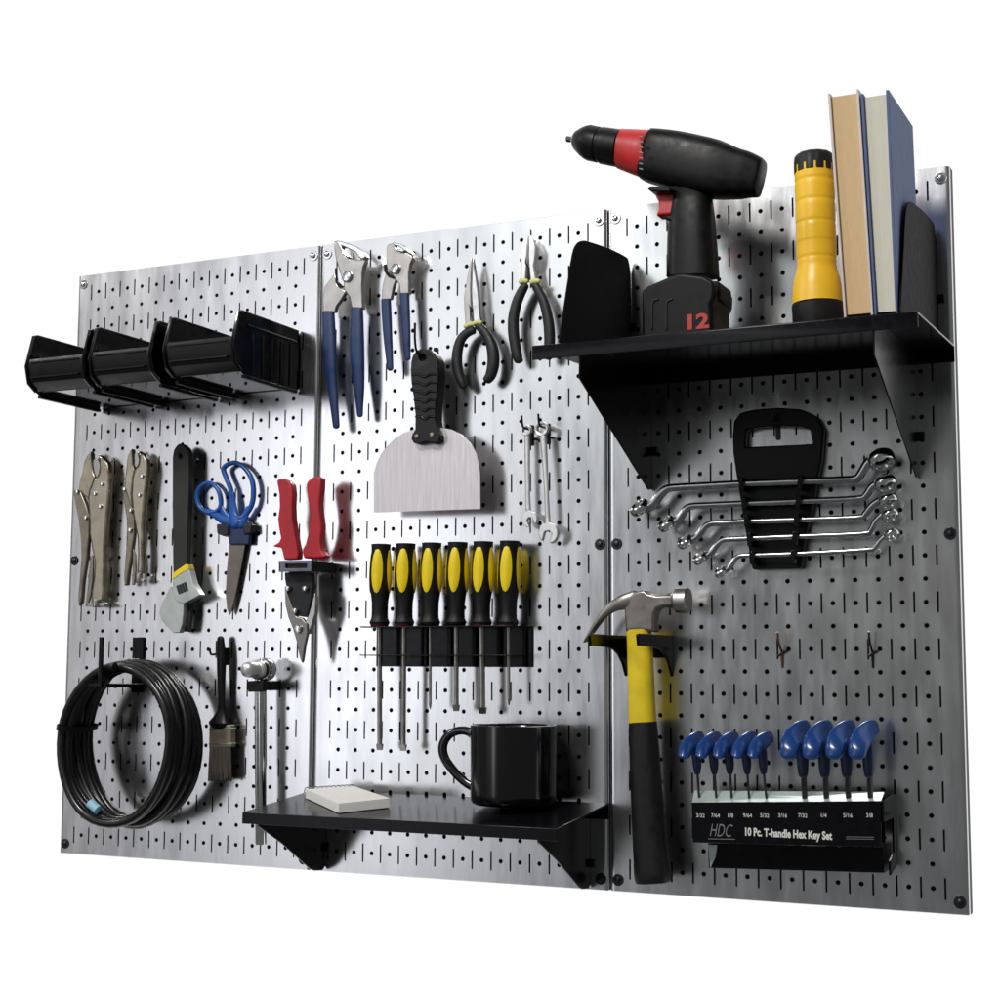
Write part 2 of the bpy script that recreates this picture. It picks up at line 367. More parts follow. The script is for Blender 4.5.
# ------------------------------------------------------------------ wrench with a black grip, hung upside down
zb = Zm(150, 430, .21)
t = Thing('adjustable_wrench', 'adjustable wrench hung head down with dark grip and grey yellow-edged jaw', 'wrench', (7, -.4, 15))
hole = [(143 + 9*cos(a), 125 - 13*sin(a)) for a in [2*pi*k/12 for k in range(12)]]
t.part('grip', MB().plate_hole(zb, [(106,130),(112,95),(126,74),(141,63),(160,70),(176,86),(184,115),(184,300),(178,500),(174,640),(160,830),(150,880),(118,880),(108,640),(106,400)], hole, .95, .42), 'olive', bevel=.07, seg=3)
t.part('jaw', MB().plate(zb, [(112,705),(176,642),(188,668),(204,730),(238,785),(212,800),(158,828),(122,812),(104,760)], 1.08, .5), 'gray_head', bevel=.03, seg=3)
t.part('yellow_edge', MB().plate(zb, [(104,712),(110,680),(168,640),(180,640),(186,662),(150,680),(118,706)], 1.11, .5), 'yellow', bevel=.02)
kn = MB()
for k in range(4):
    u = 124 + 12 * k; kn.plate(zb, [(u, 742 - 5*k), (u + 8, 739 - 5*k), (u + 20, 778 - 5*k), (u + 12, 782 - 5*k)], 1.13, .1)
t.part('knurl', kn, 'screw_dark')
t.part('fixed_jaw', MB().plate(zb, [(104,735),(128,800),(160,828),(160,870),(154,925),(140,965),(112,966),(80,935),(55,905),(44,870),(60,825),(84,770)], .98, .4), 'gray_head', bevel=.03, seg=2)
t.part('dark_strip', MB().plate(zb, [(150,828),(196,812),(192,900),(186,962),(150,958),(154,900)], .6, .25), 'olive', bevel=.04)  # solid dark strip beside the fixed jaw, in the grip colour

# ------------------------------------------------------------------ scissors and holder
t = Thing('tool_holder', 'small dark clip holding the blue scissors', 'tool holder', (10.4, 0, 17.5))
t.part('clip', MB().plate(zb, [(316,448),(372,445),(372,500),(345,505),(318,492)], .6, .5), 'screw_dark', bevel=.05)
t.part('clip', MB().plate(zb, [(440,446),(480,446),(482,490),(445,498)], .55, .5), 'screw_dark', bevel=.05)
t.part('back_strip', MB().plate(zb, [(345,450),(500,450),(508,488),(350,496)], .1, .09), 'black', bevel=.02)
t = Thing('scissors', 'blue handled scissors hanging point down in a dark clip', 'scissors', (10.3, -.5, 14))
def loop(zm, pts, w, d, depth=1.): 
    mb = MB(); P = [V((u, v)) for u, v in pts]; n = len(P); Q = []
    for i in range(n):
        p0, p1, p2, p3 = P[i-1], P[i], P[(i+1) % n], P[(i+2) % n]
        for k in range(5):
            tt = k / 5; Q.append(.5 * ((2*p1) + (p2-p0)*tt + (2*p0-5*p1+4*p2-p3)*tt*tt + (-p0+3*p1-3*p2+p3)*tt**3))
    R = []; m = len(Q)
    for i, p in enumerate(Q):
        tn = Q[(i+1) % m] - Q[i-1]; tn.normalize(); nx, ny = -tn.y*w/2, tn.x*w/2
        a = at(*zm(p.x - nx, p.y - ny), d); b = at(*zm(p.x + nx, p.y + ny), d); c = (a + b) / 2; h = (b - a) / 2; ry = .13 * depth
        R.append([c + h * cos(2*pi*k/12) + V((0, -1, 0)) * (ry * sin(2*pi*k/12)) for k in range(12)])
    mb.rings(R, closed=True); return mb
h1 = loop(zb, [(280,252),(318,275),(336,320),(334,370),(300,392),(262,388),(234,360),(224,315),(240,272)], 20, .36)
h1.sweep(zb, [(255,385,26),(300,398,34),(345,425,44),(390,440,54)], .36, .5)
h1.sweep(zb, [(335,355,18),(350,390,28),(380,430,40)], .36, .5)
t.part('handle', h1, 'blue_scis')
h2 = loop(zb, [(398,156),(440,172),(476,215),(492,270),(490,335),(470,385),(435,418),(405,400),(392,345),(384,280),(362,225),(352,180)], 22, .42)
h2.sweep(zb, [(388,300,30),(394,360,36),(402,420,50),(415,445,70)], .42, .45).sweep(zb, [(470,370,24),(452,410,34),(430,450,50)], .42, .45)
t.part('handle', h2, 'blue_scis')
t.part('hub', MB().plate(zb, [(360,425),(455,420),(478,440),(470,545),(376,545),(368,500)], .44, .28), 'navy', bevel=.06, seg=3)
t.part('blade', MB().plate(zb, [(376,545),(452,545),(436,640),(408,780),(388,862),(378,882),(366,850),(360,780),(364,680)], .32, .07), 'blade_dark', bevel=.015)
t.part('blade', MB().plate(zb, [(380,545),(452,545),(436,640),(408,770),(388,850),(372,820),(368,700)], .24, .06), 'blade_dark', bevel=.015)

# ------------------------------------------------------------------ snips and holder
zc = Zm(265, 460, .21)
t = Thing('snips_holder', 'grey bracket with a slot gripping the red handled snips', 'tool holder', (14.8, 0, 15.8))
t.part('front_plate', MB().plate_hole(zc, [(65,480),(220,477),(220,530),(65,533)], [(95,494),(200,493),(200,515),(95,516)], 2.15, .12), 'mauve', bevel=.02)
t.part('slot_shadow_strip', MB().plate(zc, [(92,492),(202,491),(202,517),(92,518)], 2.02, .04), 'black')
t.part('arm', MB().prism([at(*zc(219, 480), 2.15), at(*zc(219, 529), 2.15), at(*zc(219, 529), 2.15) + V((0, 2.12, 0)), at(*zc(219, 480), 2.15) + V((0, 2.12, 0))], (.1, 0, 0)), 'black', bevel=.02)
t.part('arm', MB().prism([at(*zc(66, 480), 2.15), at(*zc(66, 529), 2.15), at(*zc(66, 529), 2.15) + V((0, 2.12, 0)), at(*zc(66, 480), 2.15) + V((0, 2.12, 0))], (.1, 0, 0)), 'black', bevel=.02)
t = Thing('tin_snips', 'red handled tin snips hanging over the seam between panels', 'snips', (14.8, -1.4, 13))
t.part('grip', MB().plate(zc, [(55,98),(65,90),(88,90),(114,100),(126,118),(131,160),(128,220),(130,280),(140,340),(150,400),(158,440),(155,472),(90,476),(82,440),(76,418),(50,414),(34,410),(64,392),(74,372),(66,330),(60,280),(68,220),(66,160)], 1.62, .5), 'red', bevel=.16, seg=4)
t.part('grip', MB().plate(zc, [(194,108),(210,92),(232,77),(250,77),(268,84),(266,140),(258,200),(262,260),(270,310),(264,380),(266,424),(280,445),(296,456),(280,466),(240,470),(182,468),(174,430),(190,400),(203,350),(212,280),(208,220),(200,170)], 1.62, .5), 'red', bevel=.16, seg=4)
t.part('linkage', MB().plate(zc, [(92,535),(222,535),(226,600),(222,650),(212,700),(200,750),(150,742),(126,690),(104,620),(94,570)], 1.55, .35), 'grip_grey', bevel=.05)
t.part('blade', MB().plate(zc, [(92,600),(108,640),(130,700),(150,745),(178,752),(200,780),(204,820),(190,880),(180,950),(175,968),(164,940),(148,860),(130,800),(110,750),(96,690)], 1.6, .22), 'forged', bevel=.05)
t.part('blade', MB().plate(zc, [(236,630),(243,660),(240,730),(222,790),(206,830),(196,800),(192,770),(208,730),(222,680)], 1.5, .3), 'steel', bevel=.05)
for u, v, r in ((110,612,.15),(192,612,.15),(145,718,.15),(158,805,.2)):
    rv = MB(); rivet(rv, zc, u, v, 1.66, r, .12); t.part('bolt', rv, 'chrome')

# ------------------------------------------------------------------ coiled cable on its hook
t = Thing('cable_hook', 'black steel hook carrying the coiled cable', 'hook', (4.4, 0, 10))
hx0, hx1 = at(133, 680, 0).x, at(144, 680, 0).x
t.part('wall_plate', MB().box((hx0, -.02, 8.7), (hx1, -.14, 11.65)), 'powder', bevel=.02)
la = at(102, 637, 3.7); lx = la.x
t.part('arm', MB().box((hx0 + .05, -.14, 9.0), (lx + .35, -3.7, 9.2)), 'powder', bevel=.03)
t.part('lip', MB().box((lx - .1, -3.7, 9.0), (lx + .16, -3.82, la.z)), 'powder', bevel=.03)
t = Thing('cable_coil', 'coil of thick black cable hanging from a hook at lower left', 'cable', (4.6, -2, 1.5))
CX = at(116, 747, 3.3).x
def coil():
    mb = MB(); pts = []; N = 6; a0 = pi/2; rr = random.Random(3)
    jit = [(rr.uniform(-.22, .22), rr.uniform(-.12, .12), rr.uniform(-.16, .10)) for _ in range(N + 1)]
    steps = 44
    for i in range(N * steps + 1):
        k = i / steps; j = int(k); f = k - j; A = jit[min(j, N)]; B = jit[min(j + 1, N)]
        jx, jz, jr = [A[q] * (1 - f) + B[q] * f for q in range(3)]
        a = a0 + 2*pi*k
        R = 3.98 + jr + .045 * sin(3 * a + 1.7 * j) + .03 * sin(5 * a + j * 2.3); d = 3.4 - .38 * k + .10 * sin(a * 2 + j)
        low = .5 * (1 - sin(a))                # the free lower part fans out a little
        pts.append((CX + jx + .865 * R * cos(a) + low * .05 * (k - 3), -(d - .0) - low * .25 * sin(k * 2.1), 6.08 + jz + R * 1.02 * sin(a)))
    mb.tube(pts, .235, 14, 1); return mb
cb = t.part('cable', coil(), 'cable')
tg = MB(); R0 = 3.98
ap = [at(*p, 3.2) for p in ((90, 803), (98, 810))]
tg.tube([ap[0], (ap[0] + ap[1]) / 2, ap[1]], .25, 12, 1)
t.part('tag', tg, 'cable_tag', label='small pale blue band on the cable')
tie = MB()
c0 = V((CX, 0, 6.08))
for an, rw in ((168, .42),):
    a = radians(an); c = c0 + V((.865 * 3.98 * cos(a), -2.3, 3.98 * sin(a)))
    rad = V((cos(a), 0, sin(a))); Rr = []
    for q in range(2):
        tdir = V((-sin(a), 0, cos(a))) * (.28 * (q - .5))
        Rr.append([c + tdir + rad * (.5 * cos(2*pi*k/16)) + V((0, 1, 0)) * (1.55 * sin(2*pi*k/16)) for k in range(16)])
    tie.rings(Rr, cap=False)
t.part('tie', tie, 'rubber')

# ------------------------------------------------------------------ paint brush
zd = Zm(40, 620, .28)
t = Thing('paint_brush', 'paint brush with black handle and brown bristles beside the cable coil', 'paint brush', (9.9, -.5, 4.5))
t.part('handle', MB().sweep(zd, [(645,66,24),(647,110,30),(648,160,32),(648,220,28),(649,280,24),(649,320,30),(646,345,50),(643,368,78)], .55, .45), 'black')
t.part('ferrule', MB().plate(zd, [(604,374),(682,374),(684,455),(602,458)], .72, .42), 'brass', bevel=.06, seg=3)
fr = MB()
for v in (388, 440): fr.plate(zd, [(602,v),(684,v-1),(684,v+4),(602,v+5)], .74, .46)
t.part('ferrule_bead', fr, 'steel', bevel=.02)
br = MB(); rr = random.Random(5)
for row in range(4):
    for k in range(22):
        u0 = 607 + 74 * (k + .5) / 22 + rr.uniform(-1, 1); u1 = 600 + 84 * (k + .5) / 22 + rr.uniform(-2.5, 2.5)
        dd = .36 + .1 * row; vv = 572 + rr.uniform(-6, 5)
        br.sweep(zd, [(u0, 455, 5.2, dd), ((u0+u1)/2, 515, 5, dd), (u1, vv, 3.2, dd + rr.uniform(-.03, .03))], dd, 1.1, n=6, sub=1, round_=False)
t.part('bristles', br, 'bristle')
t = Thing('peg_hook', 'tiny dark hook holding up the paint brush', 'hook', (10.2, 0, 11.3), 'small pegboard hooks')
a = at(*zd(668, 120), 0); t.part('wire', MB().tube([a, a + V((-.1, -.6, 0)), a + V((-.45, -.75, -.05)), a + V((-.5, -.85, .25))], .06), 'black')
t.part('foot', MB().box(a + V((-.1, -.12, -.6)), a + V((.1, -.02, .3))), 'black', bevel=.02)

# ------------------------------------------------------------------ socket wrench with long bar, and holder
ze = Zm(240, 640, .21)
t = Thing('tool_holder', 'black block clip holding the long chrome socket wrench', 'tool holder', (13.6, 0, 9.5))
t.part('block', MB().plate(ze, [(37,195),(112,192),(112,245),(37,248)], 1.75, .3), 'black', bevel=.04)
pa = at(*ze(37, 195), 1.45); pb = at(*ze(112, 246), 1.45)
t.part('arm', MB().box((pa.x, -1.45, pa.z), (pa.x + .18, -.02, pb.z + .05)).box((pb.x - .18, -1.45, pa.z), (pb.x, -.02, pb.z + .05)), 'black', bevel=.03)
t = Thing('socket_wrench', 'long chrome socket wrench with round head hanging above the small shelf', 'socket wrench', (13.4, -1, 1))
for u_, r_, dd in ((83, .13, 1.05), (103, .22, .95)):
    a = at(*ze(u_, 250), dd); b = at(*ze(u_ + 2, 975), dd); ax = a - b; L = ax.length
    t.part('bar', MB().lathe([(0, r_ * .8), (.06, r_), (L * .5, r_), (L * .52, r_ * 1.12), (L, r_ * 1.12), (L + .6, r_), (L + .9, r_ * .8)], b, ax, 20), 'chrome')
hp_ = at(*ze(118, 140), 1.0)
t.part('head', MB().lathe([(-.3, .3), (-.3, .52), (-.2, .58), (.15, .58), (.28, .5), (.3, .3)], hp_, (0, -1, 0), 28), 'chrome')
q = at(*ze(92, 140), 1.35)
t.part('socket', MB().lathe([(0, .5), (.22, .5), (.28, .45), (.32, .40), (.8, .40), (1.0, .37), (1.12, .28), (1.18, .1)], q, (-.1, -1, 0), 26), 'bright')
t.part('socket_ring', MB().lathe([(-.08, .3), (-.08, .5), (.02, .52), (.08, .5)], q + V((0, .02, 0)), (-.1, -1, 0), 26), 'screw_dark')

# ------------------------------------------------------------------ pliers on the middle panel
zp = Zm(310, 230, .21)
t = Thing('water_pump_pliers', 'large blue handled water pump pliers with open jaws at upper left of middle panel', 'pliers', (17.5, -.8, 24), 'blue handled water pump pliers')
d = .95
t.part('inner_arm', MB().plate(zp, [(62,392),(60,330),(68,270),(92,235),(118,200),(124,235),(130,262),(150,278),(172,290),(150,330),(126,362),(118,392)], d - .06, .28), 'steel', bevel=.05)
t.part('jaw', MB().plate(zp, [(112,52),(132,50),(150,90),(170,122),(200,140),(240,142),(266,124),(264,150),(254,175),(248,205),(246,260),(252,375),(198,375),(186,320),(160,285),(158,240),(140,200),(122,140),(114,90)], d, .34), 'steel', bevel=.07, seg=3)
t.part('jaw', MB().plate(zp, [(120,48),(150,52),(220,76),(258,108),(268,128),(246,140),(232,128),(215,106),(180,88),(152,76),(160,104),(186,126),(176,130),(150,108),(134,76)], d + .14, .42), 'chrome', bevel=.05, seg=3)
rv = MB(); rivet(rv, zp, 178, 222, d + .02, .3, .16); t.part('pivot', rv, 'chrome')
t.part('grip', MB().sweep(zp, [(88,388,56),(90,460,60),(94,560,62),(99,660,56),(108,760,46),(117,850,38),(125,935,32)], d - .1, .5, flat0=True), 'blue')
t.part('grip', MB().sweep(zp, [(225,370,54),(224,450,62),(224,560,68),(228,660,62),(233,760,50),(236,830,36),(238,882,28)], d - .05, .5, flat0=True), 'blue')
t.part('slot', MB().plate(zp, [(118,180),(126,182),(128,240),(150,262),(160,268),(150,276),(132,268),(120,246)], d + .02, .1), 'black')
t = Thing('water_pump_pliers', 'smaller blue handled water pump pliers beside the larger open pair', 'pliers', (20, -.8, 25), 'blue handled water pump pliers')
t.part('inner_arm', MB().plate(zp, [(340,332),(340,290),(350,240),(362,200),(372,195),(390,215),(410,236),(398,270),(392,300),(386,330)], d - .06, .26), 'steel', bevel=.05)
t.part('jaw', MB().plate(zp, [(362,80),(372,66),(400,60),(410,84),(436,104),(466,108),(486,122),(490,136),(478,160),(470,200),(472,303),(428,305),(424,262),(410,240),(388,212),(364,184)], d, .32), 'steel', bevel=.06, seg=3)
t.part('jaw', MB().plate(zp, [(392,58),(430,64),(460,82),(480,104),(486,118),(468,110),(452,98),(440,106),(412,100),(404,92),(440,90),(424,78),(396,72)], d + .12, .4), 'chrome', bevel=.04, seg=3)
rv = MB(); rivet(rv, zp, 408, 186, d + .02, .27, .16); t.part('pivot', rv, 'chrome')
t.part('grip', MB().sweep(zp, [(362,330,46),(366,420,46),(371,510,42),(377,590,36),(382,660,30)], d - .1, .5, flat0=True), 'blue')
t.part('grip', MB().sweep(zp, [(450,303,44),(454,390,44),(458,470,40),(462,550,34),(466,612,26)], d - .05, .5, flat0=True), 'blue')
t.part('slot', MB().plate(zp, [(350,165),(360,160),(366,196),(384,214),(402,222),(396,232),(372,224),(354,200)], d + .02, .1), 'black')

zn = Zm(430, 220, .18)
G1 = 'pliers with charcoal grips and lime bands'
t = Thing('needle_nose_pliers', 'needle nose pliers with charcoal curved handles hanging beside the scraper handle', 'pliers', (24.5, -.8, 23), G1)
d = .8
t.part('jaw', MB().plate(zn, [(231,205),(229,300),(226,390),(227,440),(232,520),(236,574),(196,578),(190,500),(188,430),(205,320),(220,250)], d, .24), 'steel', bevel=.04)
t.part('jaw', MB().plate(zn, [(236,205),(246,260),(258,330),(268,410),(274,500),(284,565),(242,572),(238,520),(232,440),(230,390),(233,300)], d, .24), 'chrome', bevel=.04)
t.part('grip', MB().sweep(zn, [(238,612,48),(205,628,48),(172,665,50),(153,730,54),(150,800,56),(160,860,54),(176,902,50),(186,925,40)], d, .75), 'grip_grey')
t.part('grip', MB().sweep(zn, [(268,588,46),(300,618,52),(332,670,58),(350,730,64),(352,800,64),(338,860,58),(318,888,50)], d, .75), 'grip_grey')
t.part('band', MB().sweep(zn, [(196,592,26),(225,580,26),(245,578,24)], d + .05, .9), 'lime')
t.part('band', MB().sweep(zn, [(246,574,24),(266,568,28),(284,572,22)], d + .05, .9), 'lime')
t.part('gap', MB().plate(zn, [(216,470),(224,480),(240,500),(238,512),(228,508),(228,560),(222,560),(220,500)], d + .01, .1), 'black')
t = Thing('diagonal_cutters', 'diagonal cutters with shiny head and charcoal handles beside the drill shelf', 'cutters', (27.5, -.8, 24), G1)
t.part('jaw', MB().plate(zn, [(545,78),(544,140),(540,200),(536,270),(532,340),(498,344),(506,270),(505,190),(510,130),(528,98)], d, .34), 'bright', bevel=.07, seg=3)
t.part('jaw', MB().plate(zn, [(549,78),(574,104),(588,150),(586,200),(576,250),(592,338),(556,342),(550,280),(546,200),(547,140)], d, .34), 'bright', bevel=.07, seg=3)
t.part('grip', MB().sweep(zn, [(528,365,44),(508,400,50),(482,460,54),(465,540,58),(464,620,60),(474,700,58),(486,760,54),(492,782,46)], d, .75), 'grip_grey')
t.part('grip', MB().sweep(zn, [(585,362,44),(606,400,50),(634,460,54),(654,540,58),(664,620,60),(664,700,58),(656,760,50)], d, .75), 'grip_grey')
t.part('band', MB().sweep(zn, [(502,344,30),(524,338,30),(538,342,26)], d + .05, .9), 'lime')
t.part('band', MB().sweep(zn, [(562,346,28),(584,340,32),(606,340,26)], d + .05, .9), 'lime')
t.part('gap', MB().plate(zn, [(530,200),(536,240),(552,262),(554,320),(546,345),(540,345),(544,270),(528,240)], d + .01, .1), 'black')

# ------------------------------------------------------------------ wide scraper
zs = Zm(360, 340, .18)
t = Thing('scraper', 'wide steel scraper with black ribbed handle hanging mid board', 'scraper', (22.5, -1.5, 17))
t.part('blade', MB().plate(zs, [(76,958),(76,740),(92,684),(118,630),(152,588),(196,545),(244,515),(290,500),(340,492),(400,488),(460,488),(510,498),(565,525),(612,572),(645,628),(660,690),(666,740),(668,938)], 1.42, .06), 'blade')
hole = [(345 + 20*cos(2*pi*k/12), 98 - 20*sin(2*pi*k/12)) for k in range(12)]
t.part('handle', MB().plate_hole(zs, [(282,120),(290,88),(310,60),(345,44),(385,52),(415,78),(432,112),(436,200),(428,290),(420,370),(418,440),(426,490),(446,530),(440,562),(412,576),(365,566),(330,578),(298,574),(282,548),(290,520),(304,500),(306,420),(296,320),(284,240),(280,180)], hole, 1.85, .8), 'rubber', bevel=.13, seg=4)
gr = MB()
for k in range(6):
    v = 188 + 47 * k; u0 = 288 + k * 4; u1 = 426 - k * 3; m_ = (u0 + u1) / 2
    gr.sweep(zs, [(u0, v + 4, 11), ((u0+m_)/2, v + 2, 15), (m_, v + 16, 16), ((u1+m_)/2, v + 2, 15), (u1, v + 4, 11)], 1.86, .6)
t.part('grip_ridge', gr, 'black_gloss')
for u, v in ((316, 535), (400, 526)):
    rv = MB(); rivet(rv, zs, u, v, 1.85, .12); t.part('rivet', rv, 'brass')
t = Thing('peg_hook', 'thin dark hook through the hole of the scraper handle', 'hook', (21, 0, 24), 'small pegboard hooks')
a = at(*zs(322, 5), 0); b_ = at(*zs(345, 90), 1.5)
a = V((b_.x, 0, b_.z + .1)); t.part('wire', MB().tube([a, a + V((0, -1.2, -.05)), a + V((0, -2.0, 0)), a + V((0, -2.25, .5)), a + V((0, -2.28, 1.4))], .06), 'black')
t.part('foot', MB().box(a + V((-.1, -.12, -.6)), a + V((.1, -.02, .6))), 'black', bevel=.02)

# ------------------------------------------------------------------ two combination wrenches on hooks
zw = Zm(505, 405, .15)
def combo(label, d, rc, rr_, shaft, oc, orr, ang):
    t = Thing('combination_wrench', label, 'wrench', at(*zw(*rc), 0), 'combination wrenches hanging on hooks')
    c = at(*zw(*rc), d); k = (at(*zw(rc[0] + rr_, rc[1]), d) - c).length
    ring = MB(); ring.lathe([(-.11, k*.62), (-.13, k*.7), (-.13, k*.92), (-.08, k), (.08, k), (.13, k*.92), (.13, k*.7), (.11, k*.62), (-.11, k*.62)], c, (0, -1, 0), 24, cap=False, flute=None)
    t.part('ring_end', ring, 'bright')
    t.part('shaft', MB().sweep(zw, shaft, d, .55), 'bright')
    out = []; n = 20; a0 = radians(ang); gap = .45
    for q in range(n + 1):
        a = a0 + gap + (2*pi - 2*gap) * q / n; out.append((oc[0] + orr * cos(a), oc[1] + orr * 1.12 * sin(a)))
    for q in range(9):
        a = a0 - gap * .95 + 0 * q
    inn = []
    w = orr * .40
    tx, ty = cos(a0), sin(a0); nx, ny = -ty, tx
    p_in = [(oc[0] + tx*orr*.85 - nx*w, oc[1] + ty*orr*.85 - ny*w), (oc[0] + tx*orr*.0 - nx*w, oc[1] + ty*orr*.0 - ny*w), (oc[0] - tx*orr*.25, oc[1] - ty*orr*.25), (oc[0] + nx*w, oc[1] + ny*w), (oc[0] + tx*orr*.85 + nx*w, oc[1] + ty*orr*.85 + ny*w)]
    t.part('open_end', MB().plate(zw, out + p_in, d + .13, .26), 'bright', bevel=.04)
    hk = Thing('peg_hook', 'dark peg hook through the ring of the ' + ('smaller' if rr_ < 40 else 'larger') + ' combination wrench', 'hook', (c.x, 0, c.z), 'small pegboard hooks')
    a = V((c.x + .02, 0, c.z + k * .3))
    hk.part('wire', MB().tube([a, a + V((0, -.5, 0)), a + V((0, -1.0, .02)), a + V((0, -1.15, .25)), a + V((0, -1.2, .55))], .055), 'black')
    hk.part('foot', MB().box(a + V((-.1, -.1, -.75)), a + V((.1, -.02, .25))).box(a + V((-.3, -.12, -.5)), a + V((.3, -.03, -.4))), 'black', bevel=.02)
combo('smaller combination wrench hanging ring up, left of the pair', .55, (145,170), 34, [(148,205,36),(149,300,36),(150,450,34),(152,600,32),(156,700,36)], (162,760), 50, 65)
combo('larger combination wrench hanging ring up, right of the pair', .7, (247,160), 46, [(254,208,46),(262,320,42),(270,450,36),(278,600,32),(284,740,34),(285,800,44)], (287,852), 64, 105)

# ------------------------------------------------------------------ screwdrivers in their rack
zq = Zm(340, 520, .26)
t = Thing('screwdriver_rack', 'black slotted rack holding the six screwdrivers', 'tool rack', (19.7, 0, 10.3))
xl = at(*zq(145, 410), 0).x; xr = at(*zq(742, 565), 0).x; zt = 12.12; zl = 10.15
t.part('back_plate', MB().box((xl, -.03, zl), (xr, -.12, zt)), 'powder', bevel=.02)
t.part('top_ledge', MB().box((xl, -.12, zt - .08), (xr - .3, -1.75, zt - .02)), 'powder', bevel=.01)
t.part('lower_ledge', MB().box((xl, -.12, zl + .52), (xr - .3, -1.75, zl + .57)), 'powder', bevel=.01)
for k in range(7):
    x = xl + .1 + (xr - xl - .5) * k / 6; t.part('divider', MB().box((x, -.12, zl + .05), (x + .16, -.3, zt - .1)), 'black', bevel=.02)
XS = [152, 247, 347, 447, 545, 647]; LEN = [(153, 885, 17), (243, 888, 17), (347, 728, 10), (447, 735, 17), (548, 745, 20), (650, 714, 10)]
DL = ['leftmost yellow and black screwdriver with the longest flat tip shaft', 'second yellow and black screwdriver from the left, long slightly tilted shaft', 'third yellow and black screwdriver from the left with thin short shaft', 'fourth yellow and black screwdriver from the left with thick short shaft', 'fifth yellow and black screwdriver from the left with thickest short shaft', 'rightmost yellow and black screwdriver with thin pointed shaft']
for k in range(6):
    u = XS[k]; d = 1.1; top = at(*zq(u + 6, 108 - k), d); bot = at(*zq(u, 402), d); ax = top - bot; L = ax.length
    t = Thing('screwdriver', DL[k], 'screwdriver', bot, 'yellow and black screwdrivers')
    prof = [(0, .40), (.03, .47), (.12, .50), (.2, .46), (.3, .41), (.55, .395), (1.05, .40), (1.5, .46), (2.0, .53), (2.5, .545), (3.0, .50), (3.4, .46), (3.75, .47), (3.95, .48), (L - .04, .45), (L, .38)]
    t.part('handle', MB().lathe(prof, bot, ax, 24, flute=lambda q, tt: 1 - .05 * (1 if q % 4 == 0 else 0) * (1 if 1.0 < tt < 3.7 else 0)), 'rubber')
    axn = ax.normalized(); view = (CAMP - (bot + top) / 2); view.z = 0; view.normalize()
    for m_ in range(4):
        dirv = Matrix.Rotation(radians(-22 + (0, 5, -4, 3, -6, 2)[k] + 90 * m_), 3, 'Z') @ view
        c = bot + axn * 2.62; R = []; tang = axn.cross(dirv).normalized()
        ins = MB()
        nn = 14
        vs = []
        for i2 in range(9):
            th_ = -pi/2 + pi * i2 / 8; z_ = sin(th_) * 1.1; wd = cos(th_) * .30
            ref = .405 + (.545 - .405) * max(0, 1 - ((z_ + 2.62 - 2.4) / 1.6) ** 2)
            row = []
            for j2 in range(7):
                a2 = (j2 - 3) / 3; x_ = a2 * wd; rr2 = sqrt(max(.01, ref**2 - x_**2)) + .035 * (1 - a2*a2) * cos(th_) + .004
                row.append(c + axn * z_ + tang * x_ + dirv * rr2)
            R.append(row)
        base = [p for r in R for p in r]; fs = [(i2*7 + j2, i2*7 + j2 + 1, i2*7 + j2 + 8, i2*7 + j2 + 7) for i2 in range(8) for j2 in range(6)]
        base2 = [p - dirv * .12 for p in base]; nb = len(base)
        fs2 = [tuple(x + nb for x in f[::-1]) for f in fs]
        ins.add(base + base2, fs + fs2)
        t.part('yellow_inlay', ins, 'yellow', sharp=80)
    t.part('collar', MB().lathe([(-.14, .30), (-.12, .42), (0, .46), (.05, .47), (.1, .4)], bot, ax, 20), 'maroon' if k in (0, 1, 4, 5) else 'black')
    su, sv, sw = LEN[k]; e_ = at(*zq(su, sv), d); s0 = bot; ax2 = e_ - s0; L2 = ax2.length; r = sw * .26 / 18.3 / 2
    sf = MB().lathe([(0, r), (L2 - .5, r), (L2 - .3, r * 1.05)], s0, ax2, 14)
    if k in (0, 1, 3, 4):
        tip = s0 + ax2 * ((L2 - .3) / L2)
        a_ = V((1, 0, 0)); 
        sf.add([tip + a_*r*1.2 + V((0,-r,0)), tip + a_*r*1.2 + V((0,r,0)), tip - a_*r*1.2 + V((0,r,0)), tip - a_*r*1.2 + V((0,-r,0)), e_ + a_*r*1.3 + V((0,-.02,0)), e_ + a_*r*1.3 + V((0,.02,0)), e_ - a_*r*1.3 + V((0,.02,0)), e_ - a_*r*1.3 + V((0,-.02,0))], [(0,1,2,3),(4,7,6,5),(0,4,5,1),(1,5,6,2),(2,6,7,3),(3,7,4,0)])
    else: sf.lathe([(0, r), (.2, r * .7), (.3, .01)], s0 + ax2 * ((L2 - .3) / L2), ax2, 14)
    t.part('shaft', sf, 'steel')

# ------------------------------------------------------------------ small shelf with notepad and mug
def zs_low(d): return 3.94 - .097 * d
t = Thing('lower_shelf', 'small black steel shelf carrying the mug and notepad', 'shelf', (16, 0, 3.3))
t.part('top', MB().prism([(16.02, -a, b) for a, b in ((.02, 3.94), (6.15, zs_low(6.15)), (6.15, zs_low(6.15) - .52), (6.07, zs_low(6.15) - .52), (6.07, zs_low(6.07) - .07), (.02, 3.86))], (15.96, 0, 0)), 'powder', bevel=.02)
t.part('rear_flange', MB().box((16.02, -.02, 3.2), (31.98, -.08, 3.93)), 'powder')
for x, lab in ((16.8, None), (31.0, None)):
    t.part('bracket', MB().prism([(x, -a, b) for a, b in ((.02, 3.0), (.02, .25), (.25, .06), (1.0, .12), (1.4, .25), (4.0, 1.75), (6.0, 2.72), (6.0, 3.22), (.1, 3.72))], (.07, 0, 0)), 'powder', bevel=.01)
    t.part('hook_tab', MB().box((x - .2, -.03, 1.0), (x + .28, -.12, 1.35)), 'black')
t = Thing('notepad', 'small white spiral notepad lying on the left end of the small shelf', 'notepad', (19.5, -3, 3.7))
def on_low(X, dd, h=0): return V((X, -dd, zs_low(dd) + h))
